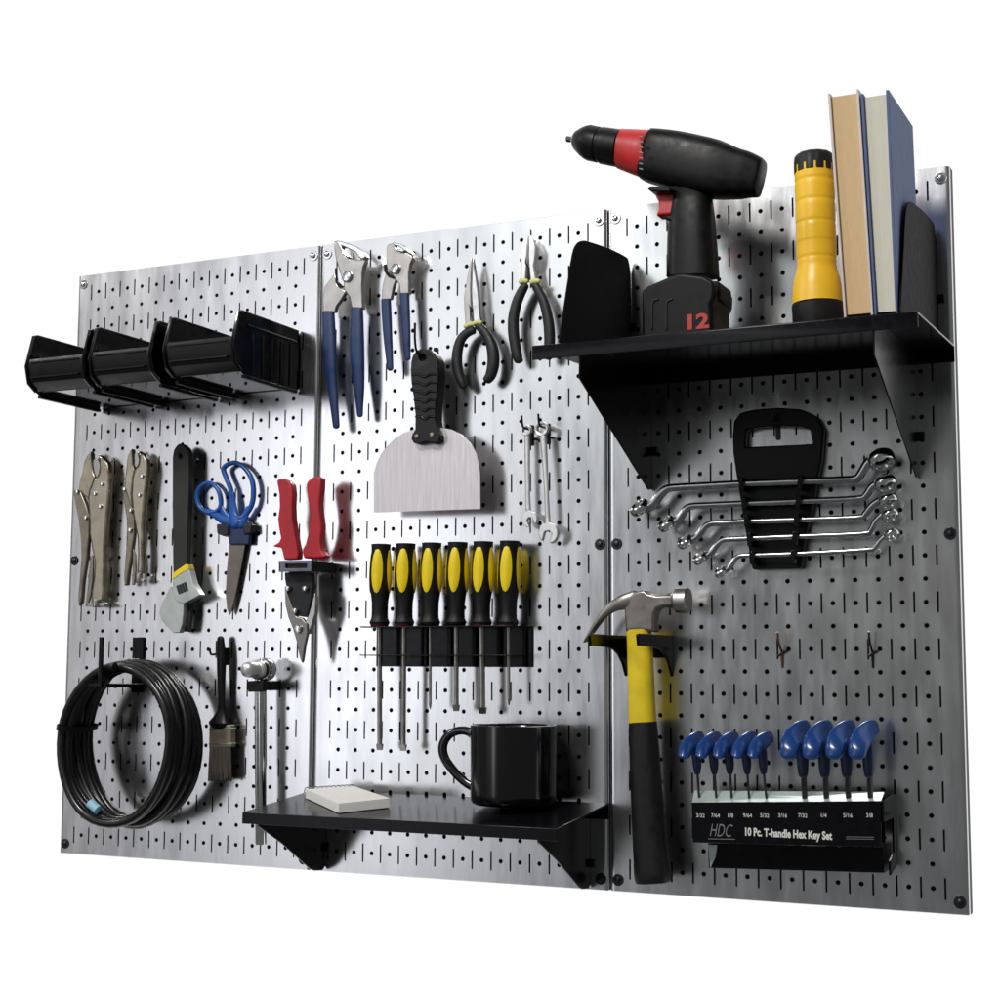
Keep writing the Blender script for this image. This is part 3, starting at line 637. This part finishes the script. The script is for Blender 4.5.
cor = [(17.05, 2.25), (20.75, 5.35), (22.45, 3.55), (19.0, .95)]
t.part('pages', MB().prism([on_low(x, q, .02) for x, q in cor], (0, 0, .40)), 'paper', bevel=.02)
t.part('cover', MB().prism([on_low(x, q, .425) for x, q in cor], (0, 0, .03)), 'paper')
wr = MB(); A = on_low(*cor[0], .2); B = on_low(*cor[3], .2)
for k in range(11):
    c = A.lerp(B, (k + .5) / 11) + V((-.03, 0, 0)); n = 10; 
    wr.tube([c + V((.13 * cos(2*pi*q/n) , .1 * cos(2*pi*q/n), .31 * sin(2*pi*q/n) + .04)) for q in range(n)], .03, 6, 1, closed=False)
t.part('spiral', wr, 'chrome')
t = Thing('mug', 'black glazed mug standing on the right half of the small shelf', 'mug', (28.2, -2.15, 3.75))
mc = V((28.15, -2.2, zs_low(2.2) + .17)); HM = 3.62
t.part('body', MB().lathe([(0, 1.0), (0, 1.72), (.05, 1.86), (.18, 1.95), (.5, 1.97), (HM - .1, 2.0), (HM - .02, 1.99), (HM, 1.94), (HM - .02, 1.88), (HM - .2, 1.83), (.4, 1.78), (.2, 1.5), (.2, .02)], mc, (0, 0, 1), 64, cap=True), 'mug', sharp=60)
zg = Zm(230, 700, .39)
hd = []
t.part('handle', MB().sweep(zg, [(640,120,26,2.3),(625,90,24,2.3),(598,78,22,2.3),(566,86,22,2.3),(547,112,22,2.3),(549,145,22,2.3),(572,180,22,2.3),(606,212,23,2.3),(648,234,25,2.3)], 2.3, .8, n=18, sub=5), 'mug')

# ------------------------------------------------------------------ big shelf
def zs_up(d): return 24.05 - .045 * d
t = Thing('upper_shelf', 'large black steel shelf with side plates at upper right', 'shelf', (32, 0, 23.5))
t.part('top', MB().prism([(32.02, -a, b) for a, b in ((.02, 24.05), (8.95, zs_up(8.95)), (8.98, zs_up(8.95) - .04), (8.98, zs_up(8.95) - .62), (8.9, zs_up(8.95) - .62), (8.9, zs_up(8.9) - .08), (.02, 23.95))], (15.95, 0, 0)), 'powder', bevel=.02)
t.part('rear_flange', MB().box((32.02, -.02, 23.3), (47.97, -.08, 24.0)), 'powder')
for x in (34.1, 46.25):
    t.part('bracket', MB().prism([(x, -a, b) for a, b in ((.02, 23.3), (.02, 18.4), (.4, 18.32), (8.9, 22.1), (8.88, 23.05), (8.88, zs_up(8.9) - .1), (.1, 23.94))], (.07, 0, 0)), 'powder', bevel=.01)
    t.part('hook_tab', MB().box((x - .3, -.03, 19.95), (x + .36, -.14, 20.35)), 'black', bevel=.02)
def ear(x): return [(x, -a, b) for a, b in spline([(8.85, 23.72), (8.0, 26.1), (7.35, 27.8), (6.9, 28.4), (6.2, 28.75), (5.2, 28.93), (3.0, 29.2), (.9, 29.35), (.4, 29.25), (.1, 28.7)], 4)] + [(x, -.02, 24.1), (x, -4, 23.95)]
for x in (33.15, 47.25):
    e_ = t.part('side_plate', MB().prism(ear(x), (.07, 0, 0)), 'powder_matte', bevel=.01)
    t.part('hook_tab', MB().box((x - .3, -.03, 25.95), (x + .36, -.14, 26.3)), 'black', e_, bevel=.02)

# ------------------------------------------------------------------ books
def book(label, loc, xb0, xb1, xt0, xt1, hgt, d0, d1, cov, pages, th_, top_dz=0):
    t = Thing('book', label, 'book', loc, 'hardback books on the shelf')
    zb_ = zs_up(d0) + .02
    def slab(f0, f1, da, db, z0, z1):      # between two fractions of the thickness, leaning with the book
        vs = []
        for zz, a, b in ((z0, xb0, xb1), (z1, xt0, xt1)):
            for f in (f0, f1):
                for q in (da, db): vs.append((a + (b - a) * f, -q, zs_up(q) + .02 + zz))
        return MB().add(vs, [(0,1,3,2),(4,6,7,5),(0,4,5,1),(2,3,7,6),(0,2,6,4),(1,5,7,3)])
    c = .095 / (xb1 - xb0)
    t.part('cover', slab(0, c, d0, d1, 0, hgt), cov, bevel=.02, label='left board of the cover')
    t.part('cover', slab(1 - c, 1, d0, d1, 0, hgt), cov, bevel=.02, label='right board of the cover')
    t.part('spine', slab(c, 1 - c, d1, d1 + .1, 0, hgt), cov)
    t.part('pages', slab(c * 1.02, 1 - c * 1.02, d0 - .14, d1 + .1, .12, hgt - .13), pages)
tb = Zm(740, 80, .26)
book('hardback book with tan page edges and pale cover, nearer the flashlight', (45.5, -6, 23.8), 45.15, 46.28, 44.68, 45.90, 9.05, 8.85, 3.6, 'cover_pale', 'tan', 1)
book('hardback book with blue cover and cream pages against the shelf side plate', (46.7, -6, 23.8), 46.31, 47.2, 45.95, 47.05, 8.85, 8.8, 3.6, 'cover_blue', 'cream', 1)

# ------------------------------------------------------------------ flashlight
t = Thing('flashlight', 'yellow flashlight with black cap standing beside the books', 'flashlight', (43.4, -6.3, 24))
dF = 6.3; fb = V((at(*tb(300, 900), dF).x, -dF, zs_up(dF - 1.05) + .012)); ft = at(*tb(284, 280), dF); ax = ft - fb; L = ax.length
def fr_(u0, u1, v): return (at(*tb(u1, v), dF) - at(*tb(u0, v), dF)).length / 2
def ft_(v): return (at(*tb(290, v), dF) - fb).dot(ax.normalized())
body = [(ft_(862), fr_(203, 392, 862) + .01), (ft_(850), fr_(203, 392, 850)), (ft_(800), fr_(206, 390, 800)), (ft_(765), fr_(213, 385, 765)), (ft_(735), fr_(226, 380, 735)), (ft_(710), fr_(231, 378, 710))]
for v in (700, 640, 562, 480, 400):
    body += [(ft_(v), .805), (ft_(v - 4), .79), (ft_(v - 11), .79), (ft_(v - 15), .805), (ft_(v - 20), .807), (ft_(v - 68), .807)]
body += [(ft_(366), .80), (ft_(359), .74)]
t.part('body', MB().lathe(body, fb, ax, 48), 'yellow_torch', sharp=70)
t.part('bezel', MB().lathe([(0, .98), (.1, 1.02), (ft_(870), 1.05), (ft_(863), .98)], fb, ax, 48, flute=lambda k, tt: 1 - .02 * (k % 4 == 0)), 'rubber')
t.part('end_cap', MB().lathe([(ft_(362), .76), (ft_(358), .83), (ft_(310), .83), (ft_(296), .80), (ft_(286), .70), (ft_(280), .5)], fb, ax, 48, flute=lambda k, tt: 1 - .045 * (k % 4 == 0)), 'rubber')

# ------------------------------------------------------------------ cordless drill
zr = Zm(530, 80, .27); dD = 4.9
t = Thing('cordless_drill', 'black cordless drill with red collar and trigger standing on shelf', 'drill', (38, -dD, 23.9))
t.part('motor_housing', MB().sweep(zr, [(434,277,184),(450,281,194),(500,291,205),(560,303,212),(620,318,216),(690,333,212),(760,347,184),(800,351,168),(835,358,150),(852,361,140),(857,362,128)], dD, .72, n=32, e=3.3, sub=2, round_=False), 'drill_black', sharp=50)
t.part('vent_cover', MB().sweep(zr, [(452,190,18),(560,206,26),(672,228,18)], dD, 2.2, n=14, e=3, sub=3), 'grip_grey')
t.part('torque_collar', MB().sweep(zr, [(333,255,146),(345,257,150),(390,266,166),(432,275,178),(438,276,182)], dD, .82, n=40, sub=2, round_=False), 'red_drill')
cl = MB()
for k in range(7):
    v = 205 + 20 * k; cl.plate(zr, [(404,v),(418,v+3),(417,v+7),(403,v+4)], dD + 1.86 * sqrt(max(.05, 1 - ((v - 268) / 100) ** 2)), .12)
t.part('collar_mark', cl, 'text_dim')
t.part('chuck', MB().sweep(zr, [(166,223,56),(170,224,70),(192,228,104),(208,231,122),(220,233,130),(254,240,130),(258,241,124),(264,242,124),(268,243,134),(334,254,138)], dD, 1, n=40, sub=1, round_=False), 'drill_black', sharp=25)
t.part('chuck_nut', MB().sweep(zr, [(156,221,30),(162,222,48),(168,223,54)], dD, 1, n=20, sub=1, round_=False), 'steel')
t.part('bit', MB().sweep(zr, [(136,218,22),(150,220,22),(160,222,22)], dD, 1, n=6, sub=1, round_=False), 'screw_dark')
t.part('handle', MB().sweep(zr, [(600,385,170),(600,430,148),(600,490,162),(600,560,174),(602,640,182),(604,730,190)], dD, .62, n=24, e=2.5, sub=3, round_=False), 'drill_black')
t.part('grip_insert', MB().sweep(zr, [(530,540,16),(526,600,18),(526,690,20)], dD + .35, 1.5), 'black_gloss')
t.part('trigger', MB().plate(zr, [(458,418),(545,418),(545,496),(505,500),(464,502),(474,478),(474,450)], dD + .4, .8), 'red_drill', bevel=.12, seg=3)
t.part('direction_switch', MB().plate(zr, [(433,402),(450,392),(520,396),(520,414),(450,412)], dD + .9, 1.8), 'drill_black', bevel=.06)
t.part('guard', MB().plate(zr, [(492,500),(560,494),(590,512),(585,524),(530,526),(505,516)], dD + .5, 1.0), 'drill_black', bevel=.08)
bz = at(600, 325, dD)
def botp(u): return (u, 962)
bmb = MB().plate(zr, [(432,762),(540,716),(560,712),(640,722),(678,742),(686,762),(684,800),(672,830),(676,900),(680,990),(414,990),(412,900),(412,780)], dD + 1.35, 2.7)
for v_ in bmb.v: v_.z = max(v_.z, zs_up(3.5) + .012)
bat = t.part('battery', bmb, 'drill_black', bevel=.16, seg=4)
rd = MB()
for u in (452, 505): rd.sweep(zr, [(u + 22, 812, 8), (u + 4, 820, 8), (u, 850, 8), (u, 925, 8)], dD + 1.36, 1)
t.part('rib', rd, 'grip_grey', bat)
rl = MB().plate(zr, [(672,742),(700,745),(706,790),(696,815),(674,824),(668,770)], dD + .9, 1.8)
t.part('latch', rl, 'drill_black', bat, bevel=.08)
pt = at(683.5, 329.5, dD + 1.37)
text(t, 'number', '12', pt, .86, 'text_red', bat, sx=1.3, bold=.035, label='red number 12 on the battery')

# ------------------------------------------------------------------ rack of offset ring wrenches
zk = Zm(610, 390, .3)
t = Thing('wrench_rack', 'black plastic rack with a hanging loop holding five ring wrenches', 'wrench rack', (41, 0, 16))
t.part('frame', MB().plate_hole(zk, [(408,150),(412,105),(432,76),(480,64),(560,58),(640,64),(690,88),(712,130),(704,230),(690,300),(676,380),(652,480),(636,594),(474,598),(456,500),(436,380),(420,280),(410,210)], [(452,134),(490,124),(560,118),(640,122),(666,132),(676,180),(450,190)], .55, .5), 'black', bevel=.07, seg=3)
for k in range(5):
    v = 290 + 62 * k; a, b = 432 + 9*k, 634 - 6*k
    cl = MB().plate(zk, [(a - 6, v), (a + 10, v), (a + 14, v + 44), (a - 2, v + 44)], 1.35, .85)
    t.part('clip', cl, 'black_gloss', bevel=.03); cl = MB().plate(zk, [(b - 8, v - 6), (b + 8, v - 6), (b + 4, v + 40), (b - 12, v + 40)], 1.35, .85)
    t.part('clip', cl, 'black_gloss', bevel=.03)
t = Thing('peg_hook', 'dark hook behind the loop of the wrench rack', 'hook', (41.2, 0, 20.3), 'small pegboard hooks')
a = at(*zk(560, 108), 0); t.part('wire', MB().tube([a, a + V((0, -.5, 0)), a + V((0, -.8, .05)), a + V((0, -.9, .3))], .07), 'screw_dark')
t.part('foot', MB().box(a + V((-.09, -.12, -.8)), a + V((.09, -.02, .3))), 'screw_dark', bevel=.02)
RW = [
 ([(118,392,28),(142,378,26),(165,350,24),(186,330,22),(215,323,20),(320,317,20),(430,311,20),(630,303,20),(780,297,20),(820,294,22),(838,276,24),(856,245,24),(880,222,26)], (98,392), .42, (905,232), .60),
 ([(205,440,24),(228,430,22),(248,402,20),(268,386,18),(330,382,17),(440,377,17),(630,369,17),(820,361,18),(852,350,20),(872,322,22),(892,308,22)], (188,446), .38, (918,312), .50),
 ([(265,500,22),(288,490,20),(312,460,18),(332,444,16),(380,441,15),(450,437,15),(625,431,15),(820,424,16),(848,414,18),(872,385,20),(898,366,20)], (250,506), .34, (928,370), .44),
 ([(315,555,20),(335,542,18),(358,512,16),(378,498,14),(420,495,14),(615,487,14),(840,478,15),(868,466,16),(886,435,18),(908,414,18)], (300,560), .32, (934,418), .40),
 ([(382,600,16),(398,590,15),(414,566,14),(428,553,13),(465,550,12),(610,545,12),(850,532,13),(882,524,14),(900,500,16),(918,485,16)], (368,606), .27, (940,482), .36)]
RL = ['largest offset ring wrench, topmost in the black rack', 'second offset ring wrench from the top of the rack', 'middle offset ring wrench in the black rack', 'fourth offset ring wrench from the top of the rack', 'smallest offset ring wrench, lowest in the black rack']
for k, (path, c0, r0, c1, r1) in enumerate(RW):
    d = 1.0; t = Thing('ring_wrench', RL[k], 'wrench', at(*zk(*path[6][:2]), 0), 'offset ring wrenches in the rack')
    t.part('shaft', MB().sweep(zk, [(p[0], p[1] + 2, p[2] * 1.3) for p in path], d, .8, n=14, sub=3, e=2.2), 'ringst')
    for (cc, rr_, ax) in ((c0, r0 * 1.2, (-.45, -.55, .75)), (c1, r1, (.35, -.45, -.82))):
        c = at(*zk(*cc), d); h = rr_ * .42
        t.part('ring', MB().lathe([(-h*.8, rr_*.56), (-h, rr_*.66), (-h, rr_*.82), (-h*.7, rr_*.95), (0, rr_), (h*.7, rr_*.95), (h, rr_*.82), (h, rr_*.66), (h*.8, rr_*.56), (-h*.8, rr_*.56)], c, ax, 28, cap=False), 'chrome', sharp=60)

# ------------------------------------------------------------------ hammer and bracket
zh = Zm(560, 560, .16)
t = Thing('hammer_bracket', 'black bracket with two prongs carrying the claw hammer', 'bracket', (33.9, 0, 11.3))
for x in (32.78, 35.0):
    pr = [(.02, 11.62), (4.5, 11.62), (4.6, 11.55), (4.5, 11.1), (2.6, 11.06), (1.7, 10.98), (1.0, 10.75), (.45, 10.35), (.15, 9.95), (.02, 9.75)]
    t.part('prong', MB().prism([(x, -a, b) for a, b in pr], (.14, 0, 0)), 'powder', bevel=.02)
t.part('wall_strip', MB().box((32.92, -.02, 10.6), (35.0, -.1, 11.5)), 'powder', bevel=.02)
t = Thing('claw_hammer', 'claw hammer with yellow shaft and black grip hanging near the seam', 'hammer', (34, -1.6, 5))
d = 1.75
hd = t.part('head', MB().plate(zh, [(398,296),(418,232),(470,196),(525,184),(548,208),(602,220),(690,216),(716,206),(716,300),(690,288),(640,292),(604,304),(590,336),(584,380),(590,452),(555,446),(500,440),(455,440),(408,452),(404,380)], d + .38, .8), 'forged', bevel=.14, seg=4)
t.part('claw', MB().sweep(zh, [(470,250,120,d+.2),(400,262,98,d+.3),(330,290,66,d+.34),(272,338,46,d+.36),(226,400,34,d+.37),(186,462,24,d+.38),(152,512,10,d+.38)], d, .3, dabs=.14, n=14, sub=4), 'forged', hd)
t.part('claw', MB().sweep(zh, [(480,250,120,d-.2),(410,262,98,d-.3),(340,290,66,d-.34),(282,338,46,d-.36),(236,400,34,d-.37),(196,462,24,d-.38),(168,508,12,d-.38)], d, .3, dabs=.14, n=14, sub=4), 'forged', hd)
fc = at(*zh(705, 252), d); fe = at(*zh(806, 252), d); ax = fe - fc; L = ax.length
t.part('face', MB().lathe([(-.25, .34), (0, .38), (L*.2, .50), (L*.24, .56), (L*.93, .57), (L, .52), (L + .01, .1)], fc, ax, 32), 'steel', hd)
zi = Zm(570, 570, .33)
t.part('shaft', MB().sweep(zi, [(209,180,70),(212,240,72),(215,320,74),(218,400,76),(220,462,78)], d, .78, n=24, e=2.8, sub=2, round_=False), 'yellow_paint')
t.part('grip', MB().sweep(zi, [(221,460,80),(224,520,84),(228,600,88),(234,700,92),(241,800,97),(247,880,102),(251,925,106),(252,948,98)], d, .80, n=24, e=2.6, sub=3, round_=False), 'rubber', bevel=.04)

# ------------------------------------------------------------------ empty wire hooks
zy = Zm(740, 600, .24)
for (u, v, lab) in ((176, 215, 'empty copper tinted wire hook nearer the hammer'), (553, 215, 'empty dark wire hook nearer the panel edge')):
    a = at(*zy(u, v), 0); t = Thing('peg_hook', lab, 'hook', a, 'small pegboard hooks')
    t.part('wire', MB().tube([a + V((0, -.05, -.7)), a + V((0, -.09, -.3)), a + V((0, -.12, 0)), a + V((0, -.3, .15)), a + V((0, -.62, .45)), a + V((0, -.75, .85))], .05), 'copper' if u < 300 else 'screw_dark')
    t.part('cross_bar', MB().tube([a + V((-.12, -.35, -.22)), a + V((-.02, -.1, -.1)), a + V((.22, -.1, .02))], .055, sub=2), 'screw_dark')

# ------------------------------------------------------------------ hex key stand
zx = Zm(660, 700, .32)
t = Thing('hex_key_stand', 'black metal stand with printed front holding blue hex keys', 'tool stand', (40.8, 0, 1.5))
fd = 2.6
FL, FR, BR_, BL_ = (691.5, 802.5), (880.5, 801), (881.5, 846.5), (693, 842.5)
fp = t.part('front_panel', MB().prism([at(*p, fd) for p in (FL, FR, BR_, BL_)], (0, .08, 0)), 'powder', bevel=.01)
a, b = at(*FL, fd), at(*FR, fd); a2, b2 = at(694.5, 790.5, 1.75), at(884, 792, 1.75)
t.part('top_plate', MB().prism([a + V((0, .085, 0)), b + V((0, .085, 0)), b2, a2], (0, 0, -.06)), 'white_metal')
t.part('rear_panel', MB().prism([a2 + V((0, .01, 0)), b2 + V((0, .01, 0)), V((b2.x, b2.y + .01, 2.95)), V((a2.x, a2.y + .01, 2.85))], (0, .06, 0)), 'powder')
lo = [at(*p, 1.45) for p in ((708, 843), (883, 847.5), (884, 873), (708.5, 868))]
t.part('base', MB().prism(lo, (0, 1.38, 0)), 'powder', bevel=.02)
t.part('left_foot', MB().plate(ID, [(708.5, 845), (717, 845.5), (715.5, 857), (710, 868)], 1.6, .12), 'white_metal', bevel=.01)
zz = b.z
t.part('side_arm', MB().prism([(b.x + .05, -fd, b.z - .02), (b.x + .05, -.05, b.z + .12), (b.x + .05, -.05, 1.9), (b.x + .05, -1.45, 1.62), (b.x + .05, -1.45, 2.2), (b.x + .05, -.6, 2.5), (b.x + .05, -.6, 3.9), (b.x + .05, -fd, 3.9)], (.09, 0, 0)), 'powder', bevel=.01)
p0 = at(744, 835.2, fd + .001); 
text(t, 'lettering', '10 Pc. T-handle Hex Key Set', p0, .46, 'text', fp, sx=.70, bold=.016, ext=.006, label='white line of print reading 10 Pc. T-handle Hex Key Set')
text(t, 'logo', 'HDC', at(709, 836, fd + .001), .78, 'text_dim', fp, sx=.58, bold=-.008, shear=.35, ext=.005, label='dim slanted monogram on the front')
t.part('logo_line', MB().plate(ID, [(708, 838.5), (735, 839), (735, 839.6), (708, 839.1)], fd + .006, .006), 'text_dim', fp)
for s_, px in zip(['3/32', '7/64', '1/8', '9/64', '5/32', '3/16', '7/32', '1/4', '5/16', '3/8'], [696, 711, 727, 743, 760, 778, 798, 820, 843, 866]):
    text(t, 'size_mark', s_, at(px, 817.2, fd + .001), .235, 'text', fp, sx=.95, ext=.005)
for yy in (836.6, 838.6): t.part('print_line', MB().plate(ID, [(846, yy), (874, yy + .4), (874, yy + .9), (846, yy + .5)], fd + .006, .006), 'text_dim', fp)
zt_ = Zm(670, 700, .23)
SMx = [(55, 118, 127), (130, 192, 201), (205, 260, 268), (285, 335, 344), (355, 406, 419)]
SL = ['first small blue T-handle hex key at the left end of the stand', 'second small blue T-handle hex key from the left', 'third small blue T-handle hex key, middle of the small ones', 'fourth small blue T-handle hex key from the left', 'fifth small blue T-handle hex key, beside the empty slot', 'first large blue T-handle hex key, beside the empty slot', 'second large blue T-handle hex key from the empty slot', 'third large blue T-handle hex key from the empty slot', 'rightmost large blue T-handle hex key in the stand']
for k, (u0, us, ub) in enumerate(SMx):
    t = Thing('hex_key', SL[k], 'hex key', at(*zt_(ub, 430), 2.2), 'blue T-handle hex keys in the stand')
    hd = t.part('handle', MB().sweep(zt_, [(u0 + 6, 240, 52, 3.2), (u0 + 18, 208, 64, 2.95), (u0 + 44, 182, 70, 2.6), (u0 + 70, 166, 62, 2.1), (u0 + 88, 160, 48, 1.6)], 2.4, .85, n=18, sub=4), 'blue_hex')
    t.part('neck', MB().sweep(zt_, [(us - 10, 200, 44), (us - 3, 250, 40), (us, 290, 36), (us + 1, 318, 24)], 2.35, .9), 'navy')
    t.part('shaft', MB().sweep(zt_, [(us + 1, 310, 11), (ub, 428, 11), (ub + 1, 440, 11)], 2.2, 1, n=6, sub=1, round_=False), 'screw_dark')
for k, u0 in enumerate((515, 612, 712, 812)):
    ub = (586, 680, 776, 872)[k]; us = ub - 10
    t = Thing('hex_key', SL[5 + k], 'hex key', at(*zt_(ub, 430), 2.2), 'blue T-handle hex keys in the stand')
    t.part('handle', MB().sweep(zt_, [(u0 + 4, 236, 76, 3.5), (u0 + 9, 198, 88, 3.35), (u0 + 28, 156, 92, 3.0), (u0 + 56, 128, 82, 2.5), (u0 + 86, 116, 62, 1.9)], 2.5, .8, n=24, sub=4, e=2.8), 'blue_hex')
    t.part('neck', MB().sweep(zt_, [(us - 4, 190, 60), (us, 250, 54), (us + 2, 300, 48), (us + 3, 326, 40)], 2.35, .8), 'navy')
    t.part('shaft', MB().sweep(zt_, [(us + 5, 318, 25), (ub, 428, 25), (ub + 1, 440, 25)], 2.2, 1, n=6, sub=1, round_=False), 'screw_dark')

# ------------------------------------------------------------------ light: studio surround (white behind the board, soft lights in front)
w = bpy.data.worlds.new('World'); SC.world = w; w.use_nodes = True; nt = w.node_tree; nt.nodes.clear()
out = nt.nodes.new('ShaderNodeOutputWorld'); bg = nt.nodes.new('ShaderNodeBackground'); tc = nt.nodes.new('ShaderNodeTexCoord')
nrm = nt.nodes.new('ShaderNodeVectorMath'); nrm.operation = 'NORMALIZE'; nt.links.new(tc.outputs['Generated'], nrm.inputs[0])
acc = None
def math_(op, a, b=None):
    n = nt.nodes.new('ShaderNodeMath'); n.operation = op
    for i, x in enumerate((a, b)):
        if x is None: continue
        if isinstance(x, (int, float)): n.inputs[i].default_value = x
        else: nt.links.new(x, n.inputs[i])
    return n.outputs[0]
sep = nt.nodes.new('ShaderNodeSeparateXYZ'); nt.links.new(nrm.outputs[0], sep.inputs[0])
az = math_('ARCTAN2', math_('MULTIPLY', sep.outputs[0], -1), math_('MULTIPLY', sep.outputs[1], -1))     # 0 straight out from the board, + towards the left
el = math_('ARCSINE', sep.outputs[2])
def blob(a0, e0, sa, se, col, rot=0):
    da = math_('SUBTRACT', az, radians(a0)); de = math_('SUBTRACT', el, radians(e0))
    q = math_('ADD', math_('POWER', math_('ABSOLUTE', math_('DIVIDE', da, radians(sa))), 2), math_('POWER', math_('ABSOLUTE', math_('DIVIDE', de, radians(se))), 2))
    g = math_('EXPONENT', math_('MULTIPLY', q, -1))
    n = nt.nodes.new('ShaderNodeVectorMath'); n.operation = 'SCALE'; n.inputs[0].default_value = col; nt.links.new(g, n.inputs['Scale']); return n.outputs[0]
def addv(a, b):
    n = nt.nodes.new('ShaderNodeVectorMath'); n.operation = 'ADD'; nt.links.new(a, n.inputs[0]); nt.links.new(b, n.inputs[1]); return n.outputs[0]
base = nt.nodes.new('ShaderNodeCombineXYZ'); base.inputs[0].default_value = .116; base.inputs[1].default_value = .119; base.inputs[2].default_value = .12
acc = base.outputs[0]
for b in [
    (30.6, 4, 3.4, 13, (2.7, 2.72, 2.92)),   # glow added to the surround, mirrored as the middle panel's hot spot
    (25.5, 7, 3.6, 12, (.55, .57, .60)),
    (42, 7, 9, 13, (.37, .355, .36)),         # wide dim wash on the left
    (20, 18.5, 3.6, 5.5, (3.2, 3.4, 3.4)),    # high light mirrored at the top
    (9, 4, 5, 5, (.07, .068, .055)),
]: acc = addv(acc, blob(*b))
sw = math_('GREATER_THAN', sep.outputs[1], 0.0)
mx = nt.nodes.new('ShaderNodeMix'); mx.data_type = 'RGBA'
nt.links.new(sw, mx.inputs[0]); nt.links.new(acc, mx.inputs[6]); mx.inputs[7].default_value = (1.02, 1.02, 1.02, 1)
nt.links.new(mx.outputs[2], bg.inputs['Color']); bg.inputs['Strength'].default_value = 1.0
nt.links.new(bg.outputs[0], out.inputs['Surface'])

def area(name, loc, target, size, power, col):
    l = bpy.data.lights.new(name, 'AREA'); l.size = size; l.energy = power; l.color = col
    o = bpy.data.objects.new(name, l); COL.objects.link(o); o.location = V(loc) * S
    o.rotation_euler = (V(target) - V(loc)).to_track_quat('-Z', 'Y').to_euler(); return o
area('key_lamp', (15, -100, 100), (26, 0, 16), .5, 80, (1, .98, .95))
area('side_lamp', (-70, -60, 80), (26, 0, 16), .4, 18, (1, .99, .97))

vs = SC.view_settings; vs.view_transform = 'Standard'; vs.look = 'None'; vs.exposure = 0; vs.gamma = 1; vs.use_curve_mapping = False
